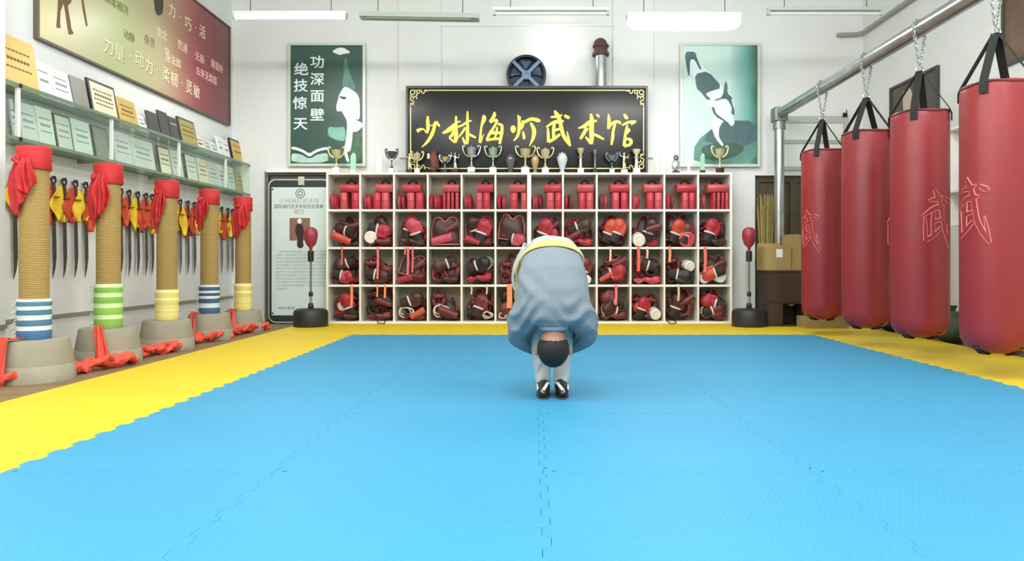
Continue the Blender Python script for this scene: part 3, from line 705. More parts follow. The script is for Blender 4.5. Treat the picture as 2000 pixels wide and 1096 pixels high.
# ================================================================ framed posters on the back wall
def poly_part(name, pts, m, parent, Y, off, th=.003, zoom=(4.38, 0, 0), label=None):
    k, ox, oy = zoom
    for _ in range(1): pts = [q for (a, b), (c, d) in zip(pts, pts[1:] + pts[:1]) for q in ((a * .8 + c * .2, b * .8 + d * .2), (a * .2 + c * .8, b * .2 + d * .8))]
    mb = M().prism([(ox + x / k, oy + y / k) for x, y in pts], lambda x, y, d: P(x, y, Y) + Vector((0, -d, 0)), off, off + th)
    o = mb.build(name, m, parent, 30, True)
    if label: o['label'] = label
    return o
frame_al = mat('poster_frame', (196, 204, 190), .4, .3)
def poster(x0, y0, x1, y1, label, cat, m_print, Y=YB - .045):
    a, b = P(x0, y0, Y), P(x1, y1, Y)
    t = thing('framed_poster', label, cat, ((a.x + b.x) / 2, Y, b.z), 'framed posters on the back wall')
    f = M(); w = .035
    for p, q in (((a.x, a.z), (b.x, a.z - w)), ((a.x, b.z + w), (b.x, b.z)), ((a.x, a.z - w), (a.x + w, b.z + w)), ((b.x - w, a.z - w), (b.x, b.z + w))):
        f.box((p[0], Y - .02, p[1]), (q[0], YB - .001 if False else Y + .03, q[1]))
    f.build('frame', frame_al, t, 0, True)
    M().box((a.x + w, Y - .002, b.z + w), (b.x - w, Y + .02, a.z - w)).build('print', m_print, t, 0, True)
    return t
gteal = mat('poster_green', (42, 78, 68), .35, var=.18, vs=2.2)
pl = poster(563, 84, 714, 325, 'framed dark green poster with white characters and a figure in white, left of the sign', 'poster', gteal)
YP = YB - .045; ZL = (4.38, 560, 80)
pale = mat('print_pale', (222, 232, 236), .4); mint = mat('print_mint', (120, 178, 158), .4, var=.2, vs=6); deep = mat('print_deep', (30, 44, 48), .4)
poly_part('figure', [(352, 735), (440, 740), (500, 735), (505, 860), (430, 850), (355, 815)], mint, pl, YP, .0022, .001, ZL)
poly_part('figure', [(560, 760), (655, 730), (655, 1040), (360, 1040), (360, 960), (520, 950)], mat('print_moss', (58, 96, 66), .4, var=.3, vs=9), pl, YP, .0022, .001, ZL)
poly_part('figure', [(510, 130), (530, 250), (580, 370), (590, 420), (470, 395), (485, 300), (490, 190)], mat('print_sea', (84, 132, 120), .4, var=.25, vs=7), pl, YP, .0024, .001, ZL)
poly_part('figure', [(387, 92), (430, 62), (480, 55), (540, 90), (540, 105), (490, 110), (455, 122), (420, 108)], pale, pl, YP, .0026, .001, ZL)
poly_part('figure', [(490, 390), (530, 400), (600, 445), (625, 500), (628, 675), (580, 670), (655, 705), (650, 735), (600, 780), (565, 775), (560, 860), (545, 945), (515, 950), (540, 1035), (515, 1040), (485, 945), (505, 860), (520, 690), (480, 620), (470, 600), (430, 605), (422, 560), (440, 500), (445, 465)], pale, pl, YP, .0028, .001, ZL)
poly_part('figure', [(445, 475), (500, 478), (515, 492), (490, 502), (465, 490)], deep, pl, YP, .0042, .001, ZL)
poly_part('figure', [(42, 905), (80, 908), (140, 930), (195, 965), (250, 930), (310, 912), (355, 908), (355, 930), (310, 935), (250, 955), (195, 995), (140, 955), (80, 932), (42, 928)], pale, pl, YP, .0026, .001, ZL)
poly_part('figure', [(42, 960), (120, 968), (195, 1010), (270, 968), (355, 958), (355, 1042), (42, 1042)], mat('print_page', (176, 208, 196), .4, var=.15, vs=12), pl, YP, .0026, .001, ZL)
for ch, x, y in (('功', 262, 188), ('深', 262, 335), ('面', 262, 478), ('壁', 262, 640), ('绝', 125, 250), ('技', 120, 390), ('惊', 115, 540), ('天', 118, 715)):
    p = P(560 + x / 4.38, 80 + y / 4.38, YP)
    cm = M()
    for i_, (ox_, oz_) in enumerate(((-.004, 0), (.004, 0), (0, .003), (0, -.003))):
        text_m(cm, ch, .178, Matrix.Translation(p + Vector((ox_, -.003 - .0006 * i_, oz_))) @ BACK, .0004, 1.1)
    cm.build('character', pale, pl, 0, True)
def gprint(name, stops, axis='X', inv=False):
    """printed colour wash across the sheet"""
    m = bpy.data.materials.new(name); m.use_nodes = True; nt = m.node_tree; b = nt.nodes['Principled BSDF']; b.inputs['Roughness'].default_value = .35
    tc = nt.nodes.new('ShaderNodeTexCoord'); sp = nt.nodes.new('ShaderNodeSeparateXYZ'); nt.links.new(tc.outputs['Generated'], sp.inputs[0])
    n = nt.nodes.new('ShaderNodeTexNoise'); n.inputs['Scale'].default_value = 3; n.inputs['Detail'].default_value = 3; nt.links.new(tc.outputs['Generated'], n.inputs['Vector'])
    ad = nt.nodes.new('ShaderNodeMath'); ad.operation = 'MULTIPLY_ADD'; ad.inputs[1].default_value = .16
    nt.links.new(n.outputs['Fac'], ad.inputs[0]); nt.links.new(sp.outputs[axis], ad.inputs[2])
    sb = nt.nodes.new('ShaderNodeMath'); sb.operation = 'SUBTRACT'; sb.inputs[1].default_value = .08; nt.links.new(ad.outputs[0], sb.inputs[0])
    r = nt.nodes.new('ShaderNodeValToRGB'); e = r.color_ramp.elements
    while len(e) < len(stops): e.new(.5)
    for i, (p, c) in enumerate(stops): e[i].position = p; e[i].color = rgb(c)
    nt.links.new(sb.outputs[0], r.inputs[0]); nt.links.new(r.outputs[0], b.inputs['Base Color'])
    return m
pr = poster(1328, 84, 1484, 326, 'framed pale green poster of an upside-down figure balancing on one arm, right of the sign', 'poster', gprint('poster_print_pale', [(0, (198, 222, 214)), (.62, (190, 218, 210)), (.85, (104, 168, 158)), (1, (48, 92, 80))]))
ZR = (4.38, 1320, 80)
pd = mat('print_slate', (66, 98, 100), .4, var=.15, vs=8)
poly_part('figure', [(160, 870), (400, 680), (690, 680), (690, 1055), (150, 1055)], mat('print_floor', (88, 138, 128), .4, var=.2, vs=5), pr, YP, .0021, .001, ZR)
poly_part('figure', [(400, 680), (690, 690), (690, 900), (240, 870), (260, 790)], pd, pr, YP, .0032, .001, ZR)
poly_part('figure', [(215, 905), (350, 868), (520, 875), (590, 905), (560, 960), (470, 1005), (330, 1030), (230, 1000)], mat('print_rug', (52, 92, 72), .4), pr, YP, .0043, .001, ZR)
poly_part('figure', [(105, 130), (165, 130), (240, 235), (275, 255), (400, 400), (470, 490), (500, 560), (480, 640), (505, 700), (480, 735), (440, 700), (410, 680), (370, 740), (365, 820), (410, 890), (395, 905), (335, 830), (305, 740), (320, 600), (250, 550), (270, 480), (170, 400), (150, 290), (110, 285)], pale, pr, YP, .0045, .001, ZR)
poly_part('figure', [(160, 285), (275, 258), (400, 400), (270, 440), (255, 460), (300, 500), (270, 508), (215, 440), (175, 405)], pd, pr, YP, .0058, .001, ZR)
poly_part('figure', [(70, 95), (165, 92), (180, 150), (220, 240), (205, 250), (160, 160), (120, 160), (118, 300), (105, 300)], pd, pr, YP, .0058, .001, ZR)
poly_part('figure', [(330, 505), (400, 480), (420, 340), (440, 370), (440, 450), (485, 490), (470, 500), (500, 590), (500, 640), (470, 620), (480, 570), (440, 500), (400, 495), (335, 515)], pd, pr, YP, .0058, .001, ZR)
poly_part('figure', [(300, 565), (330, 570), (340, 620), (420, 680), (470, 715), (410, 690), (330, 640)], pd, pr, YP, .0058, .001, ZR)

# ================================================================ exhaust fan, flue pipe, wall lamp
c = P(1028, 150, YB)
fan = thing('exhaust_fan', 'round dark blue exhaust fan on the back wall, half hidden behind the sign', 'fan', (c.x, YB - .02, c.z))
navy = mat('fan_navy', (30, 40, 56), .4, .3); fb = mat('fan_blue', (108, 130, 160), .4, .2)
M().lathe([(.235, 0), (.265, 0), (.265, .1), (.235, .1)], n=40, axis=(0, -1, 0), hollow=True).build('housing', navy, fan)
M().lathe([(0, 0), (.235, 0), (.235, .006), (0, .006)], n=40, axis=(0, -1, 0)).build('back_plate', navy, fan)
M().lathe([(0, .03), (.07, .03), (.06, .085), (0, .09)], n=24, axis=(0, -1, 0)).build('hub', fb, fan)
for i in range(5):
    bl = M(); a0 = i * 2 * PI / 5 + .3
    bl.grid(lambda u, v: Vector(((.06 + .165 * u) * math.cos(a0 + .9 * (v - .5) * (.5 + u * .5)), -.035 - .04 * (v - .5), (.06 + .165 * u) * math.sin(a0 + .9 * (v - .5) * (.5 + u * .5)))), 5, 4)
    bl.solid('blade', mat('fan_blade', (70, 88, 116), .4, .3), fan, .004)
for i in range(4):
    an = PI / 4 + i * PI / 2
    d = Vector((math.cos(an), 0, math.sin(an))); w = Vector((-d.z, 0, d.x)) * .022
    M().ribbon([d * .03 + Vector((0, -.095, 0)), d * .15 + Vector((0, -.1, 0)), d * .25 + Vector((0, -.1, 0))], w, .006).build('bracket_arm', fb, fan)
fl = thing('flue_pipe', 'upright steel flue pipe with a brown elbow cap, behind the sign right of the fan', 'pipe', (P(1172, 0, YB).x, YB - .1, ZT))
zt = P(0, 104, YB - .1).z - ZT
M().cyl((0, 0, 0), (0, 0, zt), .078, None, 28).build('pipe', chrome, fl)
cap = M().tube([(0, 0, zt - .01), (0, 0, zt + .06), (0, .02, zt + .11), (0, .06, zt + .13), (0, .095, zt + .13)], [.088, .09, .092, .092, .092], 20)
cap.lathe([(.088, -.035), (.112, -.035), (.112, .0), (.088, .0)], (0, 0, zt), 24)
cap.lathe([(.092, -.01), (.108, -.01), (.108, .012), (.092, .012)], (0, -.0, zt + .09), 24)
cap.build('elbow_cap', mat('cast_brown', (88, 62, 58), .6, .3), fl)
c = P(1085, 85, YB - .2)
lp = thing('wall_lamp', 'glowing round globe lamp on the back wall above the fan', 'lamp', (c.x, YB - .04, c.z))
M().lathe([(0, 0), (.07, 0), (.07, .03), (.04, .05), (.04, .09)], n=20, axis=(0, -1, 0)).build('base', paint, lp)
M().sphere((0, -.17, 0), .15, 28, 18).build('globe', mat('lamp_glow', (255, 255, 250), .4, emit=6), lp, 80)

# ================================================================ hanging tube lights
YT = 7.74
def fixture(x0, x1, y, label, kind, tilt=0):
    a, b = P(x0, y, YT), P(x1, y + tilt, YT); w = b.x - a.x; mid = (a + b) / 2
    t = thing('tube_light_fixture', label, 'ceiling light', mid, 'hanging tube lights'); t.rotation_euler = (0, math.atan2(a.z - b.z, w), 0); h = w / 2
    body = mat('fixture_white', (225, 228, 226), .45); grey = mat('fixture_grey', (172, 182, 176), .45)
    if kind == 'pan':                                          # wide reflector, tube off
        M().prism([(-.075, -.03), (-.055, .028), (.055, .028), (.075, -.03), (.07, -.03), (.05, .022), (-.05, .022), (-.07, -.03)], lambda y_, z_, d: Vector((d, y_, z_)), -h, h).build('reflector', grey, t, 0)
        M().cyl((-h * .9, 0, -.012), (h * .88, 0, -.012), .016, None, 14).build('tube', mat('tube_off_warm', (225, 228, 190), .4), t)
        M().box((h * .86, -.04, -.03), (h, .04, .02), .006).build('end_box', grey, t)
        M().box((-h, -.04, -.03), (-h * .9, .04, .02), .006).build('end_box', grey, t)
    elif kind == 'lit':
        M().box((-h, -.04, .01), (h, .04, .04), .01).build('housing', body, t)
        M().cyl((-h * .97, 0, -.008), (h * .97, 0, -.008), .03, None, 20).build('tube', mat('tube_lit', (255, 255, 252), .4, emit=14), t, 60)
        for s in (-1, 1): M().cyl((s * h * .97, 0, -.008), (s * h, 0, -.008), .034, None, 16).build('end_cap', grey, t)
    elif kind == 'bright':
        M().box((-h, -.05, .045), (h, .05, .08), .01).build('housing', body, t)
        M().lathe([(0, -h * .99), (.03, -h * .985), (.055, -h * .95), (.072, -h * .9), (.084, -h * .8), (.09, -h * .6), (.09, h * .6), (.084, h * .8), (.072, h * .9), (.055, h * .95), (.03, h * .985), (0, h * .99)], (0, 0, -.02), 24, (1, 0, 0)).build('bloom_tube', mat('tube_bright', (255, 255, 252), .4, emit=18), t, 80)  # tube fattened to the width of its bloom, glare put into the shape
        for s in (-1, 1): M().box((s * h * .98, -.04, .0), (s * h, .04, .06)).build('end_cap', grey, t, 0)
    else:
        M().box((-h, -.03, .004), (h, .03, .04), .008).build('housing', body if kind == 'batten' else grey, t)
        M().cyl((-h * .96, 0, -.028), (h * .96, 0, -.028), .014, None, 14).build('tube', mat('tube_off', (214, 216, 212), .35), t)
        for s in (-1, 1): M().box((s * h * .95, -.02, -.045), (s * h, .02, .01), .004).build('socket', grey, t)
    for s in (-.7, .72):
        M().cyl((s * h, 0, .03), (s * h, 0, ZC - mid.z - .003), .004, None, 6).build('wire', dark, t)
    return t
fixture(456, 678, 30, 'lit tube light hanging on two wires, leftmost of the row', 'lit')
fixture(703, 936, 30, 'unlit tube light in a grey reflector, second from the left', 'pan', 4)
fixture(963, 1190, 22, 'unlit slim white tube light, third from the left, above the globe lamp', 'batten')
fixture(1224, 1447, 40, 'glaring lit tube light, fourth from the left, above the upside-down figure poster', 'bright')
fixture(1498, 1724, 22, 'unlit grey tube light near the thin corner pipe, rightmost of the row', 'grey')
gp = M().tube([P(1636, 68, 9.46), P(1672, 67, 9.46), (4.36, 9.46, P(0, 66, 9.46).z), (4.40, 9.40, P(0, 66, 9.46).z), (4.40, 8.6, P(0, 66, 9.46).z), (4.40, 3.5, P(0, 66, 9.46).z)], .028, 12).build('gas_pipe', mat('pipe_grey', (158, 160, 150), .5, .3))
tag(gp, 'thin grey pipe running high along the right wall into the corner', 'pipe')

# ================================================================ trophies on top of the cubbies
YTr = 9.215
def tz(y): return P(0, y, YTr).z - ZT
def trophy(x, top, label, cat, kind, m, w=24, base=None, bm=None, dy=0):
    t = thing(kind[0], label, cat, (P(x, 0, YTr).x, YTr + dy, ZT), 'trophies on the cubbies')
    h = max(.08, tz(top)); r = w / 2 / 148.7; k = kind[1]
    dk = bm or black
    if k in ('cup', 'lidcup', 'bowl'):
        bh = .2 * h
        M().box((-r * .42, -r * .42, 0), (r * .42, r * .42, bh), .004).build('base', dk, t)
        st = M().lathe([(r * .34, bh), (r * .3, bh + .03 * h), (r * .1, bh + .12 * h), (r * .07, .45 * h), (r * .16, .5 * h), (r * .08, .54 * h)], n=20).build('stem', m, t)
        pro = [(r * .08, .53 * h), (r * .3, .58 * h), (r * .48, .7 * h), (r * .56, .86 * h), (r * .6, .88 * h), (r * .56, .88 * h), (r * .44, .7 * h), (0, .6 * h)]
        if k == 'bowl': pro = [(r * .08, .6 * h), (r * .55, .68 * h), (r * .85, .86 * h), (r * .9, .88 * h), (r * .8, .86 * h), (0, .7 * h)]
        M().lathe(pro, n=24).build('bowl', m, t)
        if k == 'lidcup': M().lathe([(r * .58, .86 * h), (r * .5, .91 * h), (r * .12, .95 * h), (r * .1, .97 * h), (r * .12, .985 * h), (0, h)], n=20).build('lid', m, t)
        for s in (-1, 1):
            M().tube(curve([(s * r * .3, 0, .58 * h), (s * r * .75, 0, .68 * h), (s * r * .95, 0, .82 * h), (s * r * 1.0, 0, .95 * h), (s * r * .85, 0, 1.0 * h), (s * r * .72, 0, .94 * h)], 3), .0095, 8).build('handle', m, t)
    elif k == 'column':
        M().box((-r * .5, -r * .5, 0), (r * .5, r * .5, .2 * h), .004).build('base', dk, t)
        M().cyl((0, 0, .2 * h), (0, 0, .62 * h), r * .28, r * .22, 16).build('column', m, t)
        M().lathe([(r * .2, .62 * h), (r * .5, .66 * h), (r * .2, .7 * h), (r * .15, .74 * h), (r * .45, .84 * h), (r * .6, .97 * h), (r * .62, h), (r * .5, h), (0, .84 * h)], n=20).build('cup', m, t)
    elif k == 'slab':
        M().box((-r * .7, -.03, 0), (r * .7, .03, .14 * h), .004).build('base', dk, t)
        M().prism([(-r * .6, .14 * h), (r * .6, .14 * h), (r * .6, .9 * h), (r * .1, h), (-r * .6, .84 * h)], lambda a_, b_, d: Vector((a_, d, b_)), -.012, .012).build('plate', m, t, 0)
    elif k == 'vase':
        M().lathe([(r * .45, 0), (r * .5, .02), (r * .35, .12 * h), (r * .6, .35 * h), (r * .95, .68 * h), (r * .9, .85 * h), (r * .6, .93 * h), (r * .66, h), (r * .5, h), (0, .8 * h)], n=24).build('body', m, t)
        M().lathe([(r * .3, .93 * h), (r * .2, 1.03 * h), (0, 1.08 * h)], n=16).build('stopper', m, t)
    elif k == 'figure':
        M().box((-r * .5, -r * .5, 0), (r * .5, r * .5, .16 * h), .004).build('base', dk, t)
        g = M(); g.chain([((-.12 * r, 0, .18 * h), r * .12), ((-.1 * r, 0, .45 * h), r * .16), ((0, 0, .68 * h), r * .22), ((0, 0, .8 * h), r * .16)]); g.chain([((.25 * r, 0, .18 * h), r * .1), ((.1 * r, 0, .45 * h), r * .15)])
        g.sphere((0, 0, .9 * h), r * .2); g.chain([((-.15 * r, 0, .76 * h), r * .1), ((-.6 * r, 0, .8 * h), r * .08), ((-.75 * r, 0, .98 * h), r * .07)]); g.chain([((.15 * r, 0, .76 * h), r * .1), ((.6 * r, 0, .68 * h), r * .08), ((.7 * r, 0, .86 * h), r * .07)])
        g.blob('statuette', m, t, .006, 2)
    elif k == 'wood':
        g = M(); g.chain([((0, 0, .05), r * .62), ((.02, 0, .3 * h), r * .75), ((.0, 0, .62 * h), r * .7), ((.01, 0, .88 * h), r * .5)])
        g.blob('carving', m, t, .012, 2, lambda p: p + noise.noise_vector(p * 18) * .015)
        M().lathe([(r * .7, 0), (r * .72, .02), (r * .6, .03), (0, .03)], n=20).build('base', dk, t)
        M().box((-r * .9, -r * .5, .62 * h), (-r * .5, -r * .3, .85 * h), .008).build('plaque', paint, t)
    elif k == 'owl':
        M().box((-r * .6, -r * .5, 0), (r * .6, r * .5, .1 * h), .004).build('base', dk, t)
        g = M(); g.sphere((0, 0, .38 * h), (r * .6, r * .5, .3 * h)); g.sphere((0, 0, .78 * h), (r * .5, r * .45, .2 * h))
        for s in (-1, 1): g.cap((s * r * .3, 0, .9 * h), r * .14, (s * r * .42, 0, .98 * h), r * .06); g.sphere((s * r * .55, 0, .4 * h), (r * .18, r * .35, .24 * h))
        g.blob('statuette', m, t, .006, 2)
        M().lathe([(r * .2, 0), (r * .3, .012), (r * .36, 0)], (0, -r * .42, .78 * h), 16, (0, -1, 0)).build('ring', dark, t)
    return t
CUP = ('trophy_cup', 'cup'); LID = ('trophy_cup', 'lidcup'); BOWL = ('trophy_cup', 'bowl'); COLM = ('trophy_column', 'column'); SLAB = ('glass_award', 'slab'); VASE = ('trophy_vase', 'vase'); FIG = ('trophy_figure', 'figure'); WOOD = ('wood_carving', 'wood'); OWL = ('trophy_figure', 'owl')
glassy = mat('crystal', (214, 226, 226), .08, .3); bronze = mat('pale_gold', (216, 206, 160), .3, .55); wood = mat('carved_wood', (112, 56, 48), .6, var=.35, vs=30)
trophy(657, 287, 'gold two-handled cup on a white base, in front of the dark green poster', 'trophy', CUP, bronze, 32, bm=paint)
trophy(690, 298, 'slim pale green glass award in front of the figure on the dark green poster', 'trophy', SLAB, mat('green_crystal', (150, 196, 170), .1, .2), 17, bm=paint)
trophy(741, 301, 'clear slim glass award against the white wall left of the sign', 'trophy', SLAB, glassy, 18, bm=paint)
trophy(765, 291, 'white cup with a dark bowl against the white wall left of the sign', 'trophy', BOWL, mat('dark_bowl', (92, 94, 98), .3, .6), 24, bm=paint)
trophy(800, 298, 'gold openwork figure trophy at the left edge of the sign', 'trophy', FIG, bronze, 26, bm=black)
trophy(815, 296, 'gold cup with a lid before the lower left corner of the sign', 'trophy', LID, bronze, 24, bm=paint)
trophy(846, 294, 'reddish brown carved wooden statue with a white tag', 'statue', WOOD, wood, 24)
trophy(869, 303, 'low silver cup with a wide bowl, right of the brown carved statue', 'trophy', BOWL, silver, 22)
trophy(889, 296, 'silver standing figure trophy left of the tall lidded silver cup', 'trophy', FIG, silver, 22)
trophy(921, 284, 'tall lidded silver cup under the second gold character', 'trophy', LID, silver, 34, bm=silver)
trophy(963, 285, 'silver green cup with wide handles under the third gold character', 'trophy', LID, mat('green_silver', (190, 210, 190), .25, .7), 32, bm=paint)
trophy(997, 303, 'dark clear glass vase between two handled cups', 'trophy', VASE, mat('smoke_glass', (104, 104, 106), .12, .3), 20)
trophy(1026, 285, 'gold cup with swept silver handles under the fourth gold character', 'trophy', CUP, bronze, 38, bm=paint)
trophy(1045, 304, 'tan bottle-shaped trophy beside the swept-handle gold cup', 'trophy', VASE, mat('tan_gold', (186, 160, 112), .35, .4), 17)
trophy(1065, 288, 'gold lidded cup on a pale base under the fifth gold character', 'trophy', LID, bronze, 32, bm=paint)
trophy(1098, 300, 'faceted crystal vase trophy to the right of the gold lidded cup', 'trophy', VASE, glassy, 22)
trophy(1134, 290, 'pale gold column trophy with a flat cup on top', 'trophy', COLM, bronze, 24, bm=paint)
trophy(1162, 293, 'slender dark column trophy under the sixth gold character', 'trophy', COLM, mat('dull_silver', (130, 130, 132), .4, .6), 15)
trophy(1195, 299, 'small white gold cup with a dark blue bowl', 'trophy', BOWL, mat('blue_bowl', (118, 140, 150), .3, .5), 22, bm=paint)
trophy(1219, 296, 'green gold figure trophy with raised arms near the right end of the sign', 'trophy', FIG, bronze, 24, bm=paint)
trophy(1243, 292, 'white gold column trophy before the lower right corner of the sign', 'trophy', COLM, mat('white_gold', (224, 218, 178), .35, .4), 26, bm=paint)
trophy(1293, 300, 'clear tall glass award against the wall between sign and pale poster', 'trophy', SLAB, glassy, 14, bm=paint)
trophy(1320, 301, 'silver owl-like figure trophy at the left edge of the pale poster', 'trophy', OWL, silver, 22, bm=dark)
trophy(1345, 310, 'short thin glass award in front of the pale poster', 'trophy', SLAB, glassy, 9, bm=paint)
trophy(1372, 299, 'thin green glass award with a dark foot in front of the pale poster', 'trophy', SLAB, mat('green_crystal', (150, 196, 170), .1, .2), 13, bm=dark)
trophy(1406, 285, 'gold two-handled cup on a black and white base, rightmost of the trophies', 'trophy', CUP, bronze, 32, bm=dark)

# ================================================================ roll-up notice in the left doorway
YR = 9.36
a, b = P(526, 352, YR), P(638, 628, YR)
rb = thing('notice_board', 'tall white notice board with a dark rounded rim in the left doorway', 'notice board', ((a.x + b.x) / 2, YR, FL))
def rrect(x0, z0, x1, z1, r, n=6):
    pts = []
    for cx, cz, a0 in ((x1 - r, z1 - r, 0), (x0 + r, z1 - r, 90), (x0 + r, z0 + r, 180), (x1 - r, z0 + r, 270)):
        for i in range(n + 1): an = R(a0 + 90 * i / n); pts.append((cx + r * math.cos(an), cz + r * math.sin(an)))
    return pts
xr = -2.685
fy = lambda x, z, d: Vector((x, YR - d, z))
M().prism(rrect(a.x - .012, FL + .015, xr, a.z + .012, .09), fy, -.03, -.004).build('rim', paint, rb, 40, True)
M().prism(rrect(a.x, FL + .03, xr - .008, a.z, .085), fy, -.004, .004).build('backing', mat('notice_dark', (38, 50, 50), .4), rb, 40, True)
sheet = mat('notice_sheet', (206, 222, 218), .35)
s0, s1 = P(531, 366, YR), P(640, 616, YR)
M().box((s0.x, YR - .009, s1.z), (xr - .014, YR - .004, s0.z)).build('sheet', sheet, rb, 0, True)
M().box((P(583, 0, YR).x, YR - .02, P(0, 362, YR).z), (P(595, 0, YR).x, YR - .004, P(0, 345, YR).z), .004).build('clip', mat('clip_pale', (190, 192, 176), .4), rb, 35, True)
for x, y in ((533, 370), (533, 612)): M().lathe([(0, 0), (.012, 0), (.01, .006), (0, .008)], P(x, y, YR) + Vector((0, -.009, 0)), 12, (0, -1, 0)).build('screw', dark, rb, 35, True)
ink = mat('ink_dark', (62, 74, 74), .6); inkl = mat('ink_pale', (150, 166, 164), .6); inkr = mat('ink_red', (190, 120, 120), .6)
xr = min(P(636, 0, YR).x, -2.705)
lg = M(); c = P(587, 378, YR)
lg.tube([(c.x + .058 * math.cos(t), YR - .010, c.z + .058 * math.sin(t)) for t in [2 * PI * i / 24 for i in range(24)]], .0045, 6, True)
lg.tube([(c.x + .028 * math.cos(t), YR - .010, c.z + .028 * math.sin(t)) for t in [2 * PI * i / 16 for i in range(16)]], .005, 6, True)
lg.build('emblem', ink, rb, 60, True)
def notice_line(body, y, size, m, x=585, sx=1, name='title_line'):
    text(body, m, rb, name, size, Matrix.Translation(P(x, y, YR) - rb.location + Vector((0, -.0095, 0))) @ BACK, .0006, sx)
notice_line('少林海灯武术馆', 393, .075, inkl)
notice_line('国际海灯武术学校招生简章', 404, .062, ink, 584, .88)
notice_line('简介', 414, .075, inkr, 585)
ph = [(566, 426), (606, 426), (606, 462), (616, 485), (566, 485)]
p0, p1 = P(566, 426, YR), P(606, 470, YR)
M().box((p0.x, YR - .0105, p1.z), (p1.x, YR - .009, p0.z)).build('photo', mat('photo_brown', (134, 100, 84), .4, var=.15, vs=6), rb, 0, True)
poly_part('photo_figure', [(578, 440), (584, 436), (592, 440), (594, 455), (592, 470), (594, 482), (586, 486), (580, 480), (582, 465), (577, 455)], mat('photo_dark', (44, 30, 34), .5), rb, YR, .0105, .001, (1, 0, 0))
poly_part('photo_figure', [(581, 431), (584, 427), (588, 427), (590, 432), (588, 437), (583, 437)], paint, rb, YR, .0118, .001, (1, 0, 0))
body = '武德修身练功强体健心少林传承弟子学习精神气力内外'
lines = M()
for i in range(12):
    p = P(539 if i else 545, 492 + i * 6.6, YR)
    n = 20 if i < 11 else 5
    text_m(lines, ''.join(body[(i * 7 + k) % len(body)] for k in range(n)), .034, Matrix.Translation(Vector((p.x, YR - .0094, p.z))) @ BACK, .0004, .98, 0, 'LEFT')
lines.build('body_text', inkl, rb, 0, True)
text('地址电话', ink, rb, 'footer_line', .035, Matrix.Translation(P(560, 602, YR) - rb.location + Vector((0, -.0095, 0))) @ BACK, .0004, 1.6)

# ================================================================ punching-ball stands
def ball_stand(x, label, Y=8.75):
    k = Y / F
    t = thing('punch_ball_stand', label, 'punching ball', (P(x, 0, Y).x, Y, FL), 'punching ball stands')
    z = lambda y: P(0, y, Y).z - FL
    r = 32 * k
    M().lathe([(0, 0), (r, 0), (r * 1.03, .02), (r * 1.03, z(612)), (r * .97, z(606)), (r * .8, z(603)), (.06, z(602)), (0, z(602))], n=36).build('base', mat('base_black', (34, 36, 38), .45, bump=.1, bs=40), t)
    M().lathe([(.03, z(603)), (.034, z(600)), (.03, z(594)), (.022, z(592))], n=18).build('collar', black, t)
    M().cyl((0, 0, z(603)), (0, 0, z(575)), .016, None, 14).build('tube_lower', chrome, t)
    M().lathe([(.02, z(579)), (.026, z(577)), (.026, z(572)), (.02, z(570))], n=18).build('clamp', black, t)
    M().cyl((0, 0, z(575)), (0, 0, z(484)), .012, None, 14).build('tube_upper', mat('tube_grey', (110, 114, 112), .4, .5), t)
    sp = [(.03, z(511))] + [(.034 + .004 * (i % 2), z(511) + (z(491) - z(511)) * i / 14) for i in range(15)] + [(.03, z(490))]
    M().lathe(sp, n=20).build('spring_sleeve', black, t)
    rb_ = 13.5 * k
    M().lathe([(.016, z(490)), (.02, z(484)), (.06, z(477)), (rb_ * .95, z(466)), (rb_, z(459)), (rb_ * .94, z(452)), (rb_ * .7, z(446.5)), (rb_ * .35, z(444)), (0, z(443.5))], n=28).build('ball', leather('M') if False else mat('ball_red', (146, 46, 58), .4, bump=.1, bs=40), t, 60)
    return t
ball_stand(607, 'red punching ball on a black drum stand in front of the white notice board')
ball_stand(1463, 'red punching ball on a black drum stand to the right of the cubbies')
# ================================================================ left wall: banner
def LW(x, y, X): k = X / (x - VX); return Vector((X, F * k, H - (y - VY) * k))      # point on a plane x = X seen at pixel (x, y)
XB = XL + .03
b0, b1 = LW(75, 75, XB), LW(448, 243, XB)
bt = LW(448, 55, XB).z
bn = thing('wall_banner', 'huge printed banner fading from pale green to dark red, high on the left wall', 'banner', (XB, (b0.y + b1.y) / 2, b1.z))
ban_m = gprint('banner_print', [(0, (198, 190, 120)), (.12, (194, 186, 150)), (.3, (178, 186, 136)), (.5, (184, 170, 136)), (.64, (168, 116, 98)), (.76, (148, 60, 70)), (.88, (120, 52, 58)), (1, (106, 66, 62))], 'Y')
by0, by1, bz0, bz1 = b0.y, b1.y, b1.z, bt
M().box((XL + .004, by0, bz0), (XB, by1, bz1)).build('print', ban_m, bn, 0, True)
rim = M()
for p, q in (((by0 - .02, bz0 - .02), (by1 + .02, bz0)), ((by0 - .02, bz1), (by1 + .02, bz1 + .02)), ((by0 - .02, bz0), (by0, bz1)), ((by1, bz0), (by1 + .02, bz1))):
    rim.box((XL, p[0], p[1]), (XB + .012, q[0], q[1]))
rim.build('rim', mat('banner_rim', (98, 88, 76), .5), bn, 0, True)
bi = mat('banner_ink', (236, 226, 196), .5); bsh = mat('banner_shade', (120, 122, 78), .5); bpk = mat('banner_pink', (244, 206, 196), .5)
def btext(body, x, y, size, m, off=.002, sx=1.0):
    p = LW(x, y, XB)
    text(body, m, bn, 'lettering', size, Matrix.Translation(Vector((XB + off, p.y, p.z)) - bn.location) @ LEFT, .001, sx)
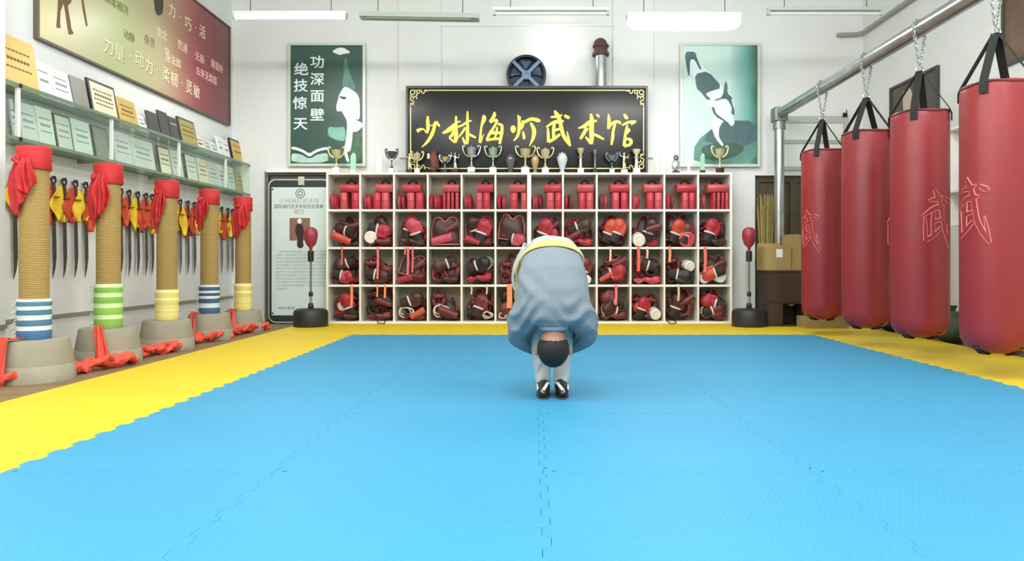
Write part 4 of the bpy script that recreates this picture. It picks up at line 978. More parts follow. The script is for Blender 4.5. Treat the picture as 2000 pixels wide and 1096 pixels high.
for body, x, y, s in (('力', 212, 92, .17), ('量', 233, 106, .17), ('·', 254, 111, .17), ('动', 272, 118, .17), ('力', 291, 131, .17), ('·', 307, 138, .17), ('柔', 324, 148, .17), ('韧', 340, 157, .17), ('·', 355, 163, .17), ('灵', 369, 172, .17), ('敏', 384, 181, .17),
                      ('力', 336, 22, .16), ('·', 352, 34, .16), ('巧', 367, 48, .17), ('·', 382, 55, .16), ('活', 395, 64, .17)):
    btext(body, x, y, s, bi if x > 320 else bi)
    if x < 330: btext(body, x + 1.3, y + 1.6, s, bsh, .0012)
for body, x, y, s, m in (('意念', 316, 68, .11, bi), ('贯通', 356, 92, .12, bpk), ('·无极·', 390, 114, .115, bpk), ('随意所', 424, 131, .115, bpk), ('身法如', 338, 119, .115, bi), ('守', 326, 104, .11, bi), ('身灵', 292, 82, .11, bsh), ('去来无踪影', 404, 150, .115, bpk), ('动静', 252, 72, .10, bsh), ('刚柔相济', 228, 10, .10, bsh)):
    btext(body, x, y, s, m)
def bpoly(pts, m, d=.002):
    M().prism([tuple(LW(x, y, XB))[1:] for x, y in pts], lambda y_, z_, dd: Vector((XB + dd, y_, z_)), .0005, d).build('painted_figure', m, bn, 0, True)
fig_m = mat('banner_figure', (104, 78, 46), .6); fig_d = mat('banner_figure_dark', (66, 66, 52), .6)
bpoly([(113, -30), (140, -30), (139, 4), (132, 12), (137, 40), (139, 56), (144, 66), (134, 68), (131, 50), (127, 22), (124, 6), (118, 22), (117, 42), (118, 55), (110, 54), (111, 38), (113, 12)], fig_m)
bpoly([(156, -20), (160, -20), (166, 20), (171, 50), (168, 52), (162, 22)], fig_m)
bpoly([(296, -20), (318, -20), (319, 14), (316, 28), (308, 31), (303, 22), (301, 6)], fig_d)

# ================================================================ two-tier display shelf with certificates
XS = -3.80
zt_, zb_ = H + .3505 * 3.8, H + .246 * 3.8
ya, yb = 5.03, F * 3.8 / (1040 - 509)
sh = thing('display_shelf', 'long two-tier glass display shelf on the left wall, filled with certificates', 'shelf', (XL, (ya + yb) / 2, zb_))
glass = glass_mat('shelf_glass', (232, 243, 236), .22); pane = glass_mat('pane_glass', (250, 254, 251), .06)
edge_m = mat('glass_edge', (118, 136, 116), .3)
for z in (zt_, zb_):
    M().box((XL, ya, z - .016), (XS - .01, yb, z)).build('shelf_board', glass, sh, 0, True)
    M().box((XS - .01, ya, z - .022), (XS, yb, z + .004)).build('edge_rail', edge_m, sh, 0, True)
ypost = [LW(40, 0, XS).y, LW(222, 0, XS).y, LW(353, 0, XS).y, LW(444, 0, XS).y, yb - .012]
for y in ypost:
    po = M().box((XS - .03, y - .016, zb_ + .004), (XS - .011, y + .016, zt_ - .022)).build('post', paint, sh, 0, True)
for y in ypost[:1] + ypost[-1:]:
    for z in (zb_, zt_): M().lathe([(0, 0), (.016, 0), (.014, .008), (0, .01)], (XS, y, z - .01), 14, (1, 0, 0)).build('bolt', black, sh, 35, True)
for u, v in zip(ypost, ypost[1:]): M().box((XS - .009, u + .018, zb_ + .006), (XS - .004, v - .018, zt_ - .024)).build('glass_pane', pane, sh, 0, True)
for k in range(5):
    y = ya + .1 + (yb - ya - .2) * k / 4
    M().box((XL, y - .01, zb_ - .045), (XS - .03, y + .01, zb_ - .017)).build('bracket', mat('bracket_grey', (150, 156, 148), .5), sh, 0, True)

PC = {'gold': (208, 176, 96), 'olive': (168, 158, 96), 'white': (226, 228, 228), 'grey': (132, 132, 122), 'dark': (74, 74, 74), 'black': (40, 40, 40), 'pale green': (206, 218, 208), 'cream': (222, 216, 190), 'silver grey': (200, 204, 202)}
def plaque(kind, x0, x1, h, zbase, X, color, label, frame=None, lines=3, lean=.06, group='certificates and plaques', title=True, thick=.022):
    """flat award leaning on the wall; x0,x1 in photo pixels along the shelf"""
    y0, y1 = F * X / (x0 - VX), F * X / (x1 - VX)
    if y0 > y1: y0, y1 = y1, y0
    w = max(.03, (y1 - y0)); n = 'framed_certificate' if frame else ('plaque' if kind == 'plaque' else kind)
    t = thing(n, label, {'plaque': 'plaque', 'booklet': 'booklet', 'certificate': 'certificate'}[kind], (X, (y0 + y1) / 2, zbase + .001), group)
    t.rotation_euler = (0, -math.atan2(lean, h), 0)
    m = mat('card_' + color.replace(' ', '_'), PC[color], .45, .25 if color in ('gold', 'olive') else 0, var=.06, vs=5)
    fm = mat('card_frame_' + (frame or 'none'), PC[frame], .4) if frame else None
    if frame:
        bw_ = .016 if w < .35 else .024
        M().box((-thick, -w / 2, 0), (0, w / 2, h)).build('frame', fm, t, 0)
        M().box((0, -w / 2 + bw_, bw_), (.003, w / 2 - bw_, h - bw_)).build('face', m, t, 0)
    else:
        M().box((-thick, -w / 2, 0), (0, w / 2, h), .003).build('face', m, t, 0)
    x = .0032 if frame else .0004
    il = mat('card_ink_' + ('light' if color in ('dark', 'black') else 'brown' if color in ('gold', 'olive', 'cream') else 'grey'), (190, 190, 186) if color in ('dark', 'black') else (120, 84, 44) if color in ('gold', 'olive', 'cream') else (136, 142, 140), .6)
    if lines:
        for i in range(lines):
            g = M()
            z = h * (.72 - .5 * i / max(1, lines)); ww = w * (.32 if i % 2 else .36)
            hh_ = .012 if i != 1 else .022
            nseg = 7
            for q in range(nseg):
                a_, b_ = -ww + 2 * ww * q / nseg, -ww + 2 * ww * (q + .72) / nseg
                g.box((x, a_, z - hh_ / 2), (x + .0012, b_, z + hh_ / 2))
            g.build('printed_line', il, t, 0)
    return t
XT = -3.90
top = [('plaque', 8, 79, .40, 'gold', None, 3, 'big gold and white plaque at the near end of the top shelf'), ('booklet', 80, 107, .30, 'white', None, 2, 'white booklet beside the big gold plaque on the top shelf'), ('booklet', 109, 145, .29, 'white', None, 3, 'pale booklet with a dark top edge on the top shelf, before the grey one'),
 ('booklet', 148, 178, .29, 'grey', None, 0, 'plain grey folder on the top shelf left of the black-framed certificate'), ('plaque', 182, 234, .33, 'cream', 'black', 4, 'large black-framed certificate on the top shelf'), ('plaque', 237, 273, .27, 'gold', None, 3, 'gold plaque on the top shelf right of the black-framed certificate'),
 ('booklet', 276, 290, .17, 'white', None, 2, 'small white card between the gold plaque and the dark folders on the top shelf'), ('booklet', 296, 316, .25, 'dark', None, 0, 'narrow dark folder, first of the three dark folders on the top shelf'), ('booklet', 318, 336, .30, 'dark', None, 0, 'tallest dark folder, middle of the three on the top shelf'), ('booklet', 338, 354, .28, 'dark', None, 1, 'dark folder with a small white mark, last of the three on the top shelf'),
 ('plaque', 356, 388, .32, 'olive', 'dark', 3, 'olive gold plaque right of the dark folders on the top shelf'), ('booklet', 390, 402, .19, 'cream', None, 2, 'small cream card right of the olive plaque on the top shelf'), ('booklet', 404, 416, .18, 'silver grey', None, 2, 'small grey card in the middle of three small cards on the top shelf'), ('booklet', 418, 429, .18, 'pale green', None, 2, 'small pale green card, last of three small cards on the top shelf'),
 ('booklet', 431, 441, .28, 'white', None, 2, 'tall white booklet, left one of the pair near the far end of the top shelf'), ('booklet', 442, 452, .27, 'white', None, 2, 'tall white booklet, right one of the pair near the far end of the top shelf'), ('plaque', 456, 486, .32, 'gold', 'black', 2, 'gold plaque with a black edge at the far end of the top shelf')]
for kd, x0, x1, h, c, f, l, lab in top: plaque(kd, x0, x1, h, zt_, XT, c, lab, f, l)
low = [(30, 37, 'silver grey'), (46, 78, 'silver grey'), (80, 111, 'pale green'), (114, 146, 'silver grey'), (149, 184, 'pale green'), (188, 218, 'grey'), (228, 262, 'silver grey'), (264, 306, 'silver grey'), (315, 338, 'cream'), (340, 361, 'silver grey'), (367, 389, 'pale green'), (392, 410, 'cream'), (412, 430, 'silver grey'), (432, 443, 'white'), (448, 462, 'pale green'), (465, 478, 'olive'), (480, 494, 'pale green')]
for i, (x0, x1, c) in enumerate(low):
    plaque('certificate', x0, x1, .31 if i % 4 != 2 else .32, zb_, -3.885, c, '%s certificate on the lower glass tier, %s from the near end' % (c, ORD[i]), 'black' if i in (3, 5, 8, 10) else None, 3, .05, 'certificates behind the glass', thick=.018)

# ================================================================ broadswords with scarves on the wall
blade_m = mat('blade_steel', (104, 104, 100), .3, .8); grip_m = mat('grip_brown', (74, 44, 30), .7); guard_m = mat('guard_brass', (140, 100, 52), .4, .6)
sy = mat('scarf_yellow', (238, 198, 46), .6, var=.12, vs=12); sr = mat('scarf_orange_red', (206, 70, 36), .6, var=.2, vs=12)
def scarf(seed, side):
    rr = random.Random(seed); n = 9
    L = rr.uniform(.27, .37); wmax = rr.uniform(.07, .10); sway = rr.uniform(-.03, .03)
    prof = [.012, .03, .05, .07, .085, .08, .055, .03, .006]
    mb = M()
    def fn(u, v):
        i = u * (n - 1); a = int(min(i, n - 2)); f = i - a; w = (prof[a] * (1 - f) + prof[a + 1] * f) / .085 * wmax
        return Vector((.028 + .022 * math.sin(v * 5 + seed) * u + side * .006, sway * u + (v - .5) * 2 * w + .012 * math.sin(u * 6 + seed), -u * L))
    mb.grid(fn, 14, 6); return mb, L
def sword(y, idx, label, cols):
    t = thing('broadsword', label, 'sword', (XL + .002, y, 1.49), 'broadswords on the left wall')
    M().tube([(0, 0, .0), (.045, 0, .0), (.045, 0, .02)], .006, 8).build('wall_hook', dark, t)
    M().tube([(.03, .028 * math.cos(q), -.012 + .028 * math.sin(q)) for q in [2 * PI * i / 14 for i in range(14)]], .008, 8, True).build('pommel_ring', grip_m, t)
    M().tube([(.03, 0, -.04), (.032, -.004, -.09), (.03, 0, -.15)], [.014, .017, .014], 10).build('grip', grip_m, t)
    M().lathe([(0, -.006), (.045, -.004), (.047, .004), (0, .006)], (.03, 0, -.155), 20).build('guard', guard_m, t)
    pts = [(-.018, -.16), (.018, -.16), (.026, -.35), (.034, -.55), (.036, -.66), (.02, -.76), (-.012, -.84), (-.006, -.72), (-.012, -.6), (-.016, -.4)]
    M().prism(pts, lambda a_, b_, d: Vector((.03 + d, a_, b_)), -.002, .002).build('blade', blade_m, t, 0)
    for i, cc in enumerate(cols):
        mb, L = scarf(idx * 5 + i * 2 + 1, i)
        mb.v = [v + Vector((.012 * i, (-.03, .035, .0)[i], -.045 - .02 * i)) for v in mb.v]
        mb.solid('scarf', sy if cc == 'y' else sr, t, .003)
    return t
sw = [(28, 'yr', 'beside the white pier'), (104, 'ry', 'first to the right of the front rope post'), (125, 'yr', 'second to the right of the front rope post'), (147, 'ry', 'third to the right of the front rope post'), (167, 'yr', 'fourth to the right of the front rope post'),
      (236, 'yr', 'first to the right of the second rope post'), (252, 'ry', 'second to the right of the second rope post'), (269, 'yr', 'third to the right of the second rope post'), (285, 'rr', 'fourth to the right of the second rope post'), (297, 'yy', 'just before the third rope post'),
      (352, 'yy', 'first to the right of the third rope post'), (367, 'rr', 'second to the right of the third rope post'), (380, 'ry', 'third to the right of the third rope post'), (433, 'yr', 'first to the right of the fourth rope post'), (445, 'ry', 'second to the right of the fourth rope post'), (454, 'rr', 'third to the right of the fourth rope post')]
for i, (x, cols, where) in enumerate(sw):
    cn = {'yr': 'yellow and red', 'ry': 'red and yellow', 'yy': 'yellow', 'rr': 'red'}[cols]
    sword(F * (XL + .03) / (x - VX), i, 'hanging broadsword with %s scarves, %s' % (cn, where), cols)

# ================================================================ rope-wrapped posts on stone bases
rope = wave_mat('rope_wrap', (158, 130, 74), (182, 154, 94), 26, .9, 'Z', .8, .005, 2.2)
stone = mat('stone_base', (158, 154, 136), .85, var=.1, vs=7, bump=.25, bs=28)
redc = mat('red_cloth', (186, 32, 38), .65, var=.12, vs=10, bump=.2, bs=30)
wraps = {'blue': stripe_mat('towel_blue', [(0, (72, 112, 152)), (.22, (222, 232, 240)), (.33, (72, 118, 140)), (.48, (214, 230, 236)), (.6, (74, 120, 138)), (.73, (218, 232, 236)), (.82, (80, 128, 144)), (.93, (214, 230, 228))], 0, 1),
         'blue2': stripe_mat('towel_blue_white', [(0, (66, 100, 138)), (.2, (206, 224, 238)), (.36, (62, 92, 122)), (.52, (220, 230, 238)), (.62, (58, 84, 112)), (.72, (214, 228, 238)), (.8, (66, 96, 122)), (.93, (214, 226, 234))], 0, 1),
         'green': stripe_mat('towel_green', [(0, (136, 178, 82)), (.2, (206, 232, 178)), (.3, (140, 188, 84)), (.46, (206, 234, 176)), (.56, (128, 180, 76)), (.7, (204, 232, 172)), (.8, (130, 182, 84)), (.92, (204, 230, 176))], 0, 1),
         'yellow': stripe_mat('towel_yellow', [(0, (222, 212, 128)), (.3, (236, 230, 172)), (.36, (222, 210, 122)), (.66, (238, 232, 180)), (.72, (224, 212, 126)), (.9, (236, 230, 170))], 0, 1)}
def post(x, ytop, ybase, wrap, wy0, label, rbase, seed, tail):
    X = -3.43; off = x - VX; Y = F * X / off; k = -off / -X if False else off / X     # px per metre
    k = abs(k)
    t = thing('training_post', label, 'training post', (X, Y, FL), 'rope-wrapped training posts')
    z = lambda y: H - (y - VY) / k - FL
    hb, ht, wz = z(ybase), z(ytop), z(wy0); r = .092
    # stone base: slightly tapered tub with a scored line
    R0 = rbase
    M().lathe([(0, 0), (R0, 0), (R0 * 1.0, .02), (R0 * .97, hb * .38), (R0 * .955, hb * .40), (R0 * .96, hb * .43), (R0 * .86, hb - .02), (R0 * .84, hb), (0, hb)], n=40).build('stone_base', stone, t, 30)
    M().lathe([(0, hb - .05), (r - .004, hb - .05), (r - .004, ht - .01), (0, ht - .01)], n=32).build('rope_winding', rope, t, 40)
    # towel wound around the foot
    n = 22; prof = []
    for i in range(n + 1):
        f = i / n; prof.append((r + .006 + .005 * abs(math.sin(f * PI * 4)), (f)))
    tw = M().lathe([(r, 0)] + prof + [(r, 1)], n=32).build('towel_wrap', wraps[wrap], t, 50)
    tw.location = (0, 0, hb + .002); tw.scale = (1, 1, wz - hb)
    if wrap in ('blue', 'green', 'blue2'):
        fr_ = M(); rr = random.Random(seed)
        for i in range(16):
            zz = hb + (wz - hb) * (i + .5) / 16; an = R(200 + rr.uniform(-12, 12))
            p = Vector((r * math.cos(an), r * math.sin(an), zz)); d = Vector((math.cos(an), math.sin(an), 0))
            fr_.tube([p, p + d * .02 + Vector((0, 0, -.004)), p + d * .035 + Vector((rr.uniform(-.01, .01), 0, -.018))], .004, 6)
        fr_.build('towel_fringe', mat('fringe', (206, 216, 212), .9), t)
    # red cloth cap with a knotted tail
    capz = ht - .155
    cp = M().lathe([(r + .008, capz), (r + .014, capz + .01), (r + .011, capz + .05), (r + .016, capz + .075), (r + .01, capz + .1), (r + .014, ht - .01), (r + .006, ht + .006), (r * .6, ht + .012), (0, ht + .01)], n=36)
    cp.v = [v + noise.noise_vector(v * 9 + Vector((seed, 0, 0))) * .008 for v in cp.v]
    cp.build('cloth_cap', redc, t, 60)
    a0, a1, ln_ = tail
    rr = random.Random(seed)
    for q, (f0, f1, L_) in enumerate(((0, .68, ln_), (.42, 1, ln_ * rr.uniform(.6, .8)))):
        tl = M(); b0_, b1_ = a0 + (a1 - a0) * f0, a0 + (a1 - a0) * f1; ph = rr.uniform(0, 6)
        def fn(u, v):
            nar = .45 + .55 * min(1, u * 2.2) - .45 * max(0, u - .7)
            an = R((b0_ + b1_) / 2 + (b1_ - b0_) * (v - .5) * nar + 7 * math.sin(u * 3 + ph) * u)
            fl = .012 + .01 * q + .03 * math.sin(min(1, u * 1.4) * 2.4) * (.6 + .4 * math.sin(v * 11 + ph + u * 2)) + .012 * math.sin(v * 21 + ph) * min(1, u * 3)
            zz = capz + .07 - u * L_ * (1 - .5 * abs(v - .45 - .1 * math.sin(ph)) * u) + .008 * math.sin(v * 9 + u * 6)
            return Vector(((r + fl) * math.cos(an), (r + fl) * math.sin(an), zz))
        tl.grid(fn, 18, 22); tl.solid('cloth_tail', redc, t, .005)
    kn = M(); an = R((a0 + a1) / 2 - 6)
    for q in range(5): kn.sphere(((r + .022) * math.cos(an) + rr.uniform(-.015, .015), (r + .022) * math.sin(an) + rr.uniform(-.015, .015), capz + .055 + rr.uniform(-.018, .018)), (.022, .024, .016), 12, 8, Matrix.Rotation(rr.uniform(-1, 1), 3, 'Y'))
    kn.blob('cloth_knot', redc, t, .006, 2)
    return t, Vector((X, Y, FL)), hb, R0
posts = []
for a in ((67, 289, 662, 'blue', 584, 'rope-wrapped post with red cap and blue and white towel, nearest the camera', .245, 1, (-150, -52, .40)),
          (212, 323, 640, 'green', 555, 'rope-wrapped post with red cap and green striped towel, second from the front', .245, 2, (-152, -58, .42)),
          (326, 355, 625, 'yellow', 566, 'rope-wrapped post with yellow towel in the middle of the five', .24, 3, (-140, -66, .40)),
          (409, 372, 612, 'blue2', 557, 'rope-wrapped post with dark blue and white towel, fourth from the front', .235, 4, (-145, -66, .36)),
          (475, 387, 606, 'yellow', 554, 'rope-wrapped post with yellow towel, last one beside the doorway', .23, 5, (-145, -35, .40))):
    posts.append(post(*a))
# red scarves thrown over the bases and lying in a heap at their feet
coral = mat('coral_cloth', (226, 84, 62), .6, var=.18, vs=9)
def drape(p, hb, R0, a, wd, label, seed, spread=.2, flare=2):
    ca = lambda an, rad, zz: Vector((rad * math.cos(an), rad * math.sin(an), zz))
    t = M()
    def fn(u, v):
        if u < .25: rad = .13 + (R0 * .85 + .015 - .13) * u / .25; zz = hb + .018
        else:
            f = (u - .25) / .75; rad = R0 * .86 + .018 + (R0 * .14 + .015) * f; zz = hb * (1 - f) + .02 + .012 * (1 - f)
        w = wd * (.5 + flare * .5 * max(0, u - .25)); an = R(a + spread * 60 * u) + (v - .5) * w / rad
        return ca(an, rad + .012 * (1 + math.sin(v * 11 + seed + u * 3)), zz + .004 * math.sin(v * 13))
    t.grid(fn, 20, 12); o = t.solid('draped_scarf', coral, None, .004); o.location = p
    return tag(o, label, 'scarf', 'coral scarves on the stone bases')
drape(posts[0][1], posts[0][2], .245, -98, .17, 'coral red scarf draped over the nearest stone base', 1, -.25, 2.4)
drape(posts[1][1], posts[1][2], .245, -80, .10, 'coral red scarf trailing down the stone base of the green towel post', 2, .25, 1.6)
drape(posts[3][1], posts[3][2], .235, -110, .12, 'coral red scarf hanging down the stone base of the fourth post', 3, .1, 1.2)
drape(posts[4][1], posts[4][2], .23, -105, .16, 'coral red scarf hanging down the last stone base beside the doorway', 4, .1, 1.4)
def heap(cx, cy, L, wd, ang, label, seed):
    rr = random.Random(seed); t = M()
    for k in range(5):
        pts = []; n = 16; ph = rr.uniform(0, 6)
        for i in range(n):
            f = i / (n - 1); pts.append((( f - .5) * L * rr.uniform(.95, 1.02), wd * .5 * math.sin(f * 9 + ph) * rr.uniform(.5, 1) , .03 + .022 * math.sin(f * 15 + ph * 2) + .008 * k))
        t.tube(pts, [rr.uniform(.014, .028) for _ in pts], 7)
    o = t.blob('scarf_heap', coral, None, .008, 1, lambda p: p + noise.noise_vector(p * 26) * .014)
    o.location = (cx, cy, FL + .006); o.rotation_euler = (0, 0, ang)
    return tag(o, label, 'scarf', 'coral scarves on the floor')
def flr(x, y): Y = F * (H - FL) / (y - VY); return ((x - VX) * Y / F, Y)
for x, y, L, wd, ang, lab, sd in ((200, 722, .62, .14, 1.3, 'crumpled coral scarf heap at the foot of the green towel post', 5), (312, 692, .5, .12, 1.4, 'crumpled coral scarf heap at the foot of the middle post', 6), (412, 667, .62, .14, 1.4, 'crumpled coral scarf heap at the foot of the fourth post', 7), (486, 650, .85, .12, 1.45, 'long coral scarf heap beside the last stone base', 8), (18, 752, .4, .14, 1.1, 'coral scarf end spread on the floor before the nearest stone base', 9)):
    cx, cy = flr(x, y); heap(min(cx, -3.08), cy, L, wd, ang, lab, sd)

# ================================================================ punching bags on a steel pipe
XP = 3.2
zr = lambda ratio: H + ratio * XP
ZP, RP = zr(.606), .066
rack = thing('bag_rack', 'long galvanized pipe rack from which the red punching bags hang', 'rack', (XP, 9.15, FL))
M().cyl((XP, 2.2, ZP), (XP, 9.2, ZP), RP, None, 28).build('pipe', chrome, rack, 40, True)
M().cyl((XP, 9.16, FL), (XP, 9.16, ZP - .07), .062, None, 28).build('post', chrome, rack, 40, True)
M().cyl((XP, 2.35, FL), (XP, 2.35, ZP - .07), .062, None, 28).build('post', chrome, rack, 40, True)
el = M(); el.box((XP - .085, 9.07, ZP - .10), (XP + .085, 9.25, ZP + .08), .012); el.lathe([(.062, -.2), (.078, -.2), (.078, -.1), (.062, -.1)], (XP, 9.16, ZP), 24)
el.build('corner_coupling', mat('coupling', (140, 146, 142), .45, .7), rack, 35, True)
M().box((XP - .12, 9.08, FL), (XP + .12, 9.26, FL + .012)).build('foot_plate', dark, rack, 0, True)
bag_m = mat('bag_red', (140, 38, 42), .42, var=.06, vs=3, bump=.08, bs=22); bag_l = mat('bag_ink', (232, 128, 126), .5); web = mat('bag_strap', (22, 26, 24), .8)
WU = [[(0, 0, 1)]]
def wu_strokes():
    # centred 武 in unit height, from the sign's brush strokes
    out = []
    for st in SIGN2[2:12]: out.append([((x - 565) / 560, (410 - y) / 560, w / 560) for x, y, w in st])
    return out
def bag(i, x, off_r, label, char_an, cs, top=.388, bot=-.19):
    Y = F * XP / (x - VX); rb = .2185
    zt2, zb2 = zr(top), zr(bot); apex = zr(-(-.497)) if False else zr(.497)
    t = thing('punching_bag', label, 'punching bag', (XP, Y, zb2), 'red punching bags'); h = zt2 - zb2
    body = M().lathe([(0, .03), (rb * .55, .0), (rb * .82, .03), (rb * .97, .09), (rb, .16), (rb * 1.005, h * .5), (rb, h - .06), (rb * .985, h - .02), (rb * .95, h), (rb * .9, h - .012), (0, h - .012)], n=48)
    body.v = [v + Vector((v.x, v.y, 0)) * (.012 * noise.noise(Vector((v.x * 3, v.y * 3, v.z * 1.3 + i * 9)))) for v in body.v]
    body.build('bag_body', bag_m, t, 50)
    rm = M().tube([(rb * .965 * math.cos(a), rb * .965 * math.sin(a), h - .012 - .008 * math.cos(a * 4)) for a in [2 * PI * j / 40 for j in range(40)]], .011, 8, True); rm.build('rim_piping', mat('rim_dark', (96, 24, 30), .6), t)
    az = apex - zb2
    for j in range(4):
        an = R(45 + 90 * j + off_r); d = Vector((math.cos(an), math.sin(an), 0)); w = Vector((-d.y, d.x, 0)) * .027
        M().ribbon([d * (rb + .012) + Vector((0, 0, h - .085)), d * (rb + .012) + Vector((0, 0, h - .02)), d * (rb * .98) + Vector((0, 0, h + .02)), d * .03 + Vector((0, 0, az - .03)), d * .012 + Vector((0, 0, az))], w, .006).build('strap', web, t)
    M().tube([(.03 * math.cos(a), 0, az + .01 + .03 * math.sin(a)) for a in [2 * PI * j / 16 for j in range(16)]], .007, 8, True).build('ring', steel, t)
    # chain looped over the pipe
    zc = ZP - zb2; rr_ = RP + .012
    path = []
    z0 = az + .035
    path += [Vector((-.005, 0, z0)).lerp(Vector((-rr_, 0, zc)), f / 10) for f in range(10)]
    path += [Vector((-rr_ * math.cos(a), .01 * math.sin(a), zc + rr_ * math.sin(a))) for a in [PI * f / 8 for f in range(9)]]
    path += [Vector((rr_, 0, zc)).lerp(Vector((.005, 0, z0)), f / 10) for f in range(1, 11)]
    path = [p + Vector((0, .05 * (p.x / rr_), 0)) for p in path]
    seg = []; acc = 0; step = .03
    for p, q in zip(path, path[1:]):
        L = (q - p).length
        while acc <= L: seg.append((p.lerp(q, acc / L), (q - p).normalized())); acc += step
        acc -= L
    ch = M()
    for n_, (p, d) in enumerate(seg):
        s_ = Vector((0, 1, 0)) if n_ % 2 else d.cross(Vector((0, 1, 0))).normalized()
        ch.tube([p + d * (.021 * math.cos(a)) + s_ * (.011 * math.sin(a)) for a in [2 * PI * j / 10 for j in range(10)]], .0042, 5, True)
    ch.build('chain', steel, t, 60)
    # tabs under the bag
    for an in (R(200), R(290)):
        d = Vector((math.cos(an), math.sin(an), 0)); w = Vector((-d.y, d.x, 0)) * .025
        M().ribbon([d * rb * .86 + Vector((0, 0, .05)), d * rb * .62 + Vector((0, 0, -.006)), d * rb * .45 + Vector((0, 0, -.012)), d * rb * .35 + Vector((0, 0, -.004))], w, .008).build('bottom_tab', web, t)
    # outlined character
    em = M(); base = math.atan2(-Y, -XP) + R(char_an); zc_ = H + .36 - zb2 if False else zr(.112) - zb2
    def fn(px, py, d):
        a = base + px * cs * .8 / rb; rad = rb * 1.012 + d
        return Vector((rad * math.cos(a), rad * math.sin(a), zc_ + py * cs))
    for n_, st in enumerate(wu_strokes()):
        em.cur = 0; em.stroke([(a_, b_, w_ + .012) for a_, b_, w_ in st], fn, -.004, .0030 + .0001 * n_)
    for n_, st in enumerate(wu_strokes()):
        em.cur = 1; em.stroke([(a_, b_, max(.006, w_ - .014)) for a_, b_, w_ in st], fn, -.003, .0046 + .0001 * n_)
    em.build('character', [bag_l, bag_m], t, 35)
    return t
bag(0, 1606, 8, 'red punching bag farthest away, in front of the cardboard boxes', -38, .46)
bag(1, 1692, -4, 'red punching bag second from the back, its character turned to the right', 86, .46, .392, -.19)
bag(2, 1796, 6, 'red punching bag second from the front, with an outlined character facing right', 38, .46, .388, -.188)
bag(3, 1945, -6, 'red punching bag nearest the camera, cut by the right edge of the photo', -40, .46, .384, -.19)

# ================================================================ right wall: pictures, wall shelf, clutter
def wall_picture(x0, x1, z0, z1, label, m, fm, poly=None):
    y0, y1 = F * XR / (x1 - VX), F * XR / (x0 - VX)
    t = thing('framed_picture', label, 'picture', (XR, (y0 + y1) / 2, z0), 'framed pictures on the right wall'); w = (y1 - y0) / 2; h = z1 - z0
    f = M(); f.box((-.035, -w, 0), (0, w, .03)); f.box((-.035, -w, h - .03), (0, w, h)); f.box((-.035, -w, .03), (0, -w + .03, h - .03)); f.box((-.035, w - .03, .03), (0, w, h - .03))
    f.build('frame', fm, t, 0)
    M().box((-.02, -w + .03, .03), (-.002, w - .03, h - .03)).build('print', m, t, 0)
    if poly: M().prism([(w - a * 2 * w, b_ * h) for a, b_ in poly], lambda a, b_, d: Vector((-.02 - d, a, b_)), 0, .002).build('figure', mat('figure_pale', (186, 178, 158), .5), t, 0)
    return t
wall_picture(1742, 1836, zr(.0) + 1.35, H + 2.17 * 1.0, 'dark framed picture on the right wall behind the third bag', mat('picture_dark', (74, 66, 58), .4, var=.25, vs=4), mat('frame_dark', (60, 62, 58), .4), [(.2, .25), (.3, .6), (.28, .85), (.42, .9), (.55, .7), (.45, .45), (.4, .2)])
wall_picture(1962, 2140, 2.62, 3.30, 'dark framed picture on the right wall behind the nearest bag', mat('picture_brown', (98, 74, 56), .4, var=.3, vs=4), mat('frame_dark', (60, 62, 58), .4))
ws = thing('wall_shelf', 'white two-level wall shelf between the two nearest punching bags', 'shelf', (XR, 6.5, 1.165))
ys0, ys1 = 5.6, 7.16; xf = 4.2
for z in (1.165, 1.50, 2.125): M().box((xf, ys0, z - .012), (XR, ys1, z + .012)).build('shelf_board', paint, ws, 0, True)
for y in (ys0, ys1): M().box((xf, y - .012, 1.177), (XR, y + .012, 1.488)).build('side_panel', paint, ws, 0, True); M().box((xf, y - .012, 1.512), (XR, y + .012, 2.113)).build('side_panel', paint, ws, 0, True)
M().box((XR - .012, ys0 + .012, 1.177), (XR, ys1 - .012, 1.488)).build('back_panel', mat('shelf_back', (176, 178, 172), .6), ws, 0, True)
cb = thing('helmet', 'dark padded helmet on the upper board of the white wall shelf', 'helmet', (4.33, 6.82, 1.515))
g = M(); g.sphere((0, 0, .12), (.1, .11, .12)); g.blob('shell', mat('helmet_dark', (46, 36, 38), .5), cb, .01, 2)
M().ribbon([(-.09, 0, .06), (-.08, -.05, .0), (-.04, -.08, .01)], (0, .01, .01), .004).build('strap', strap_m, cb)

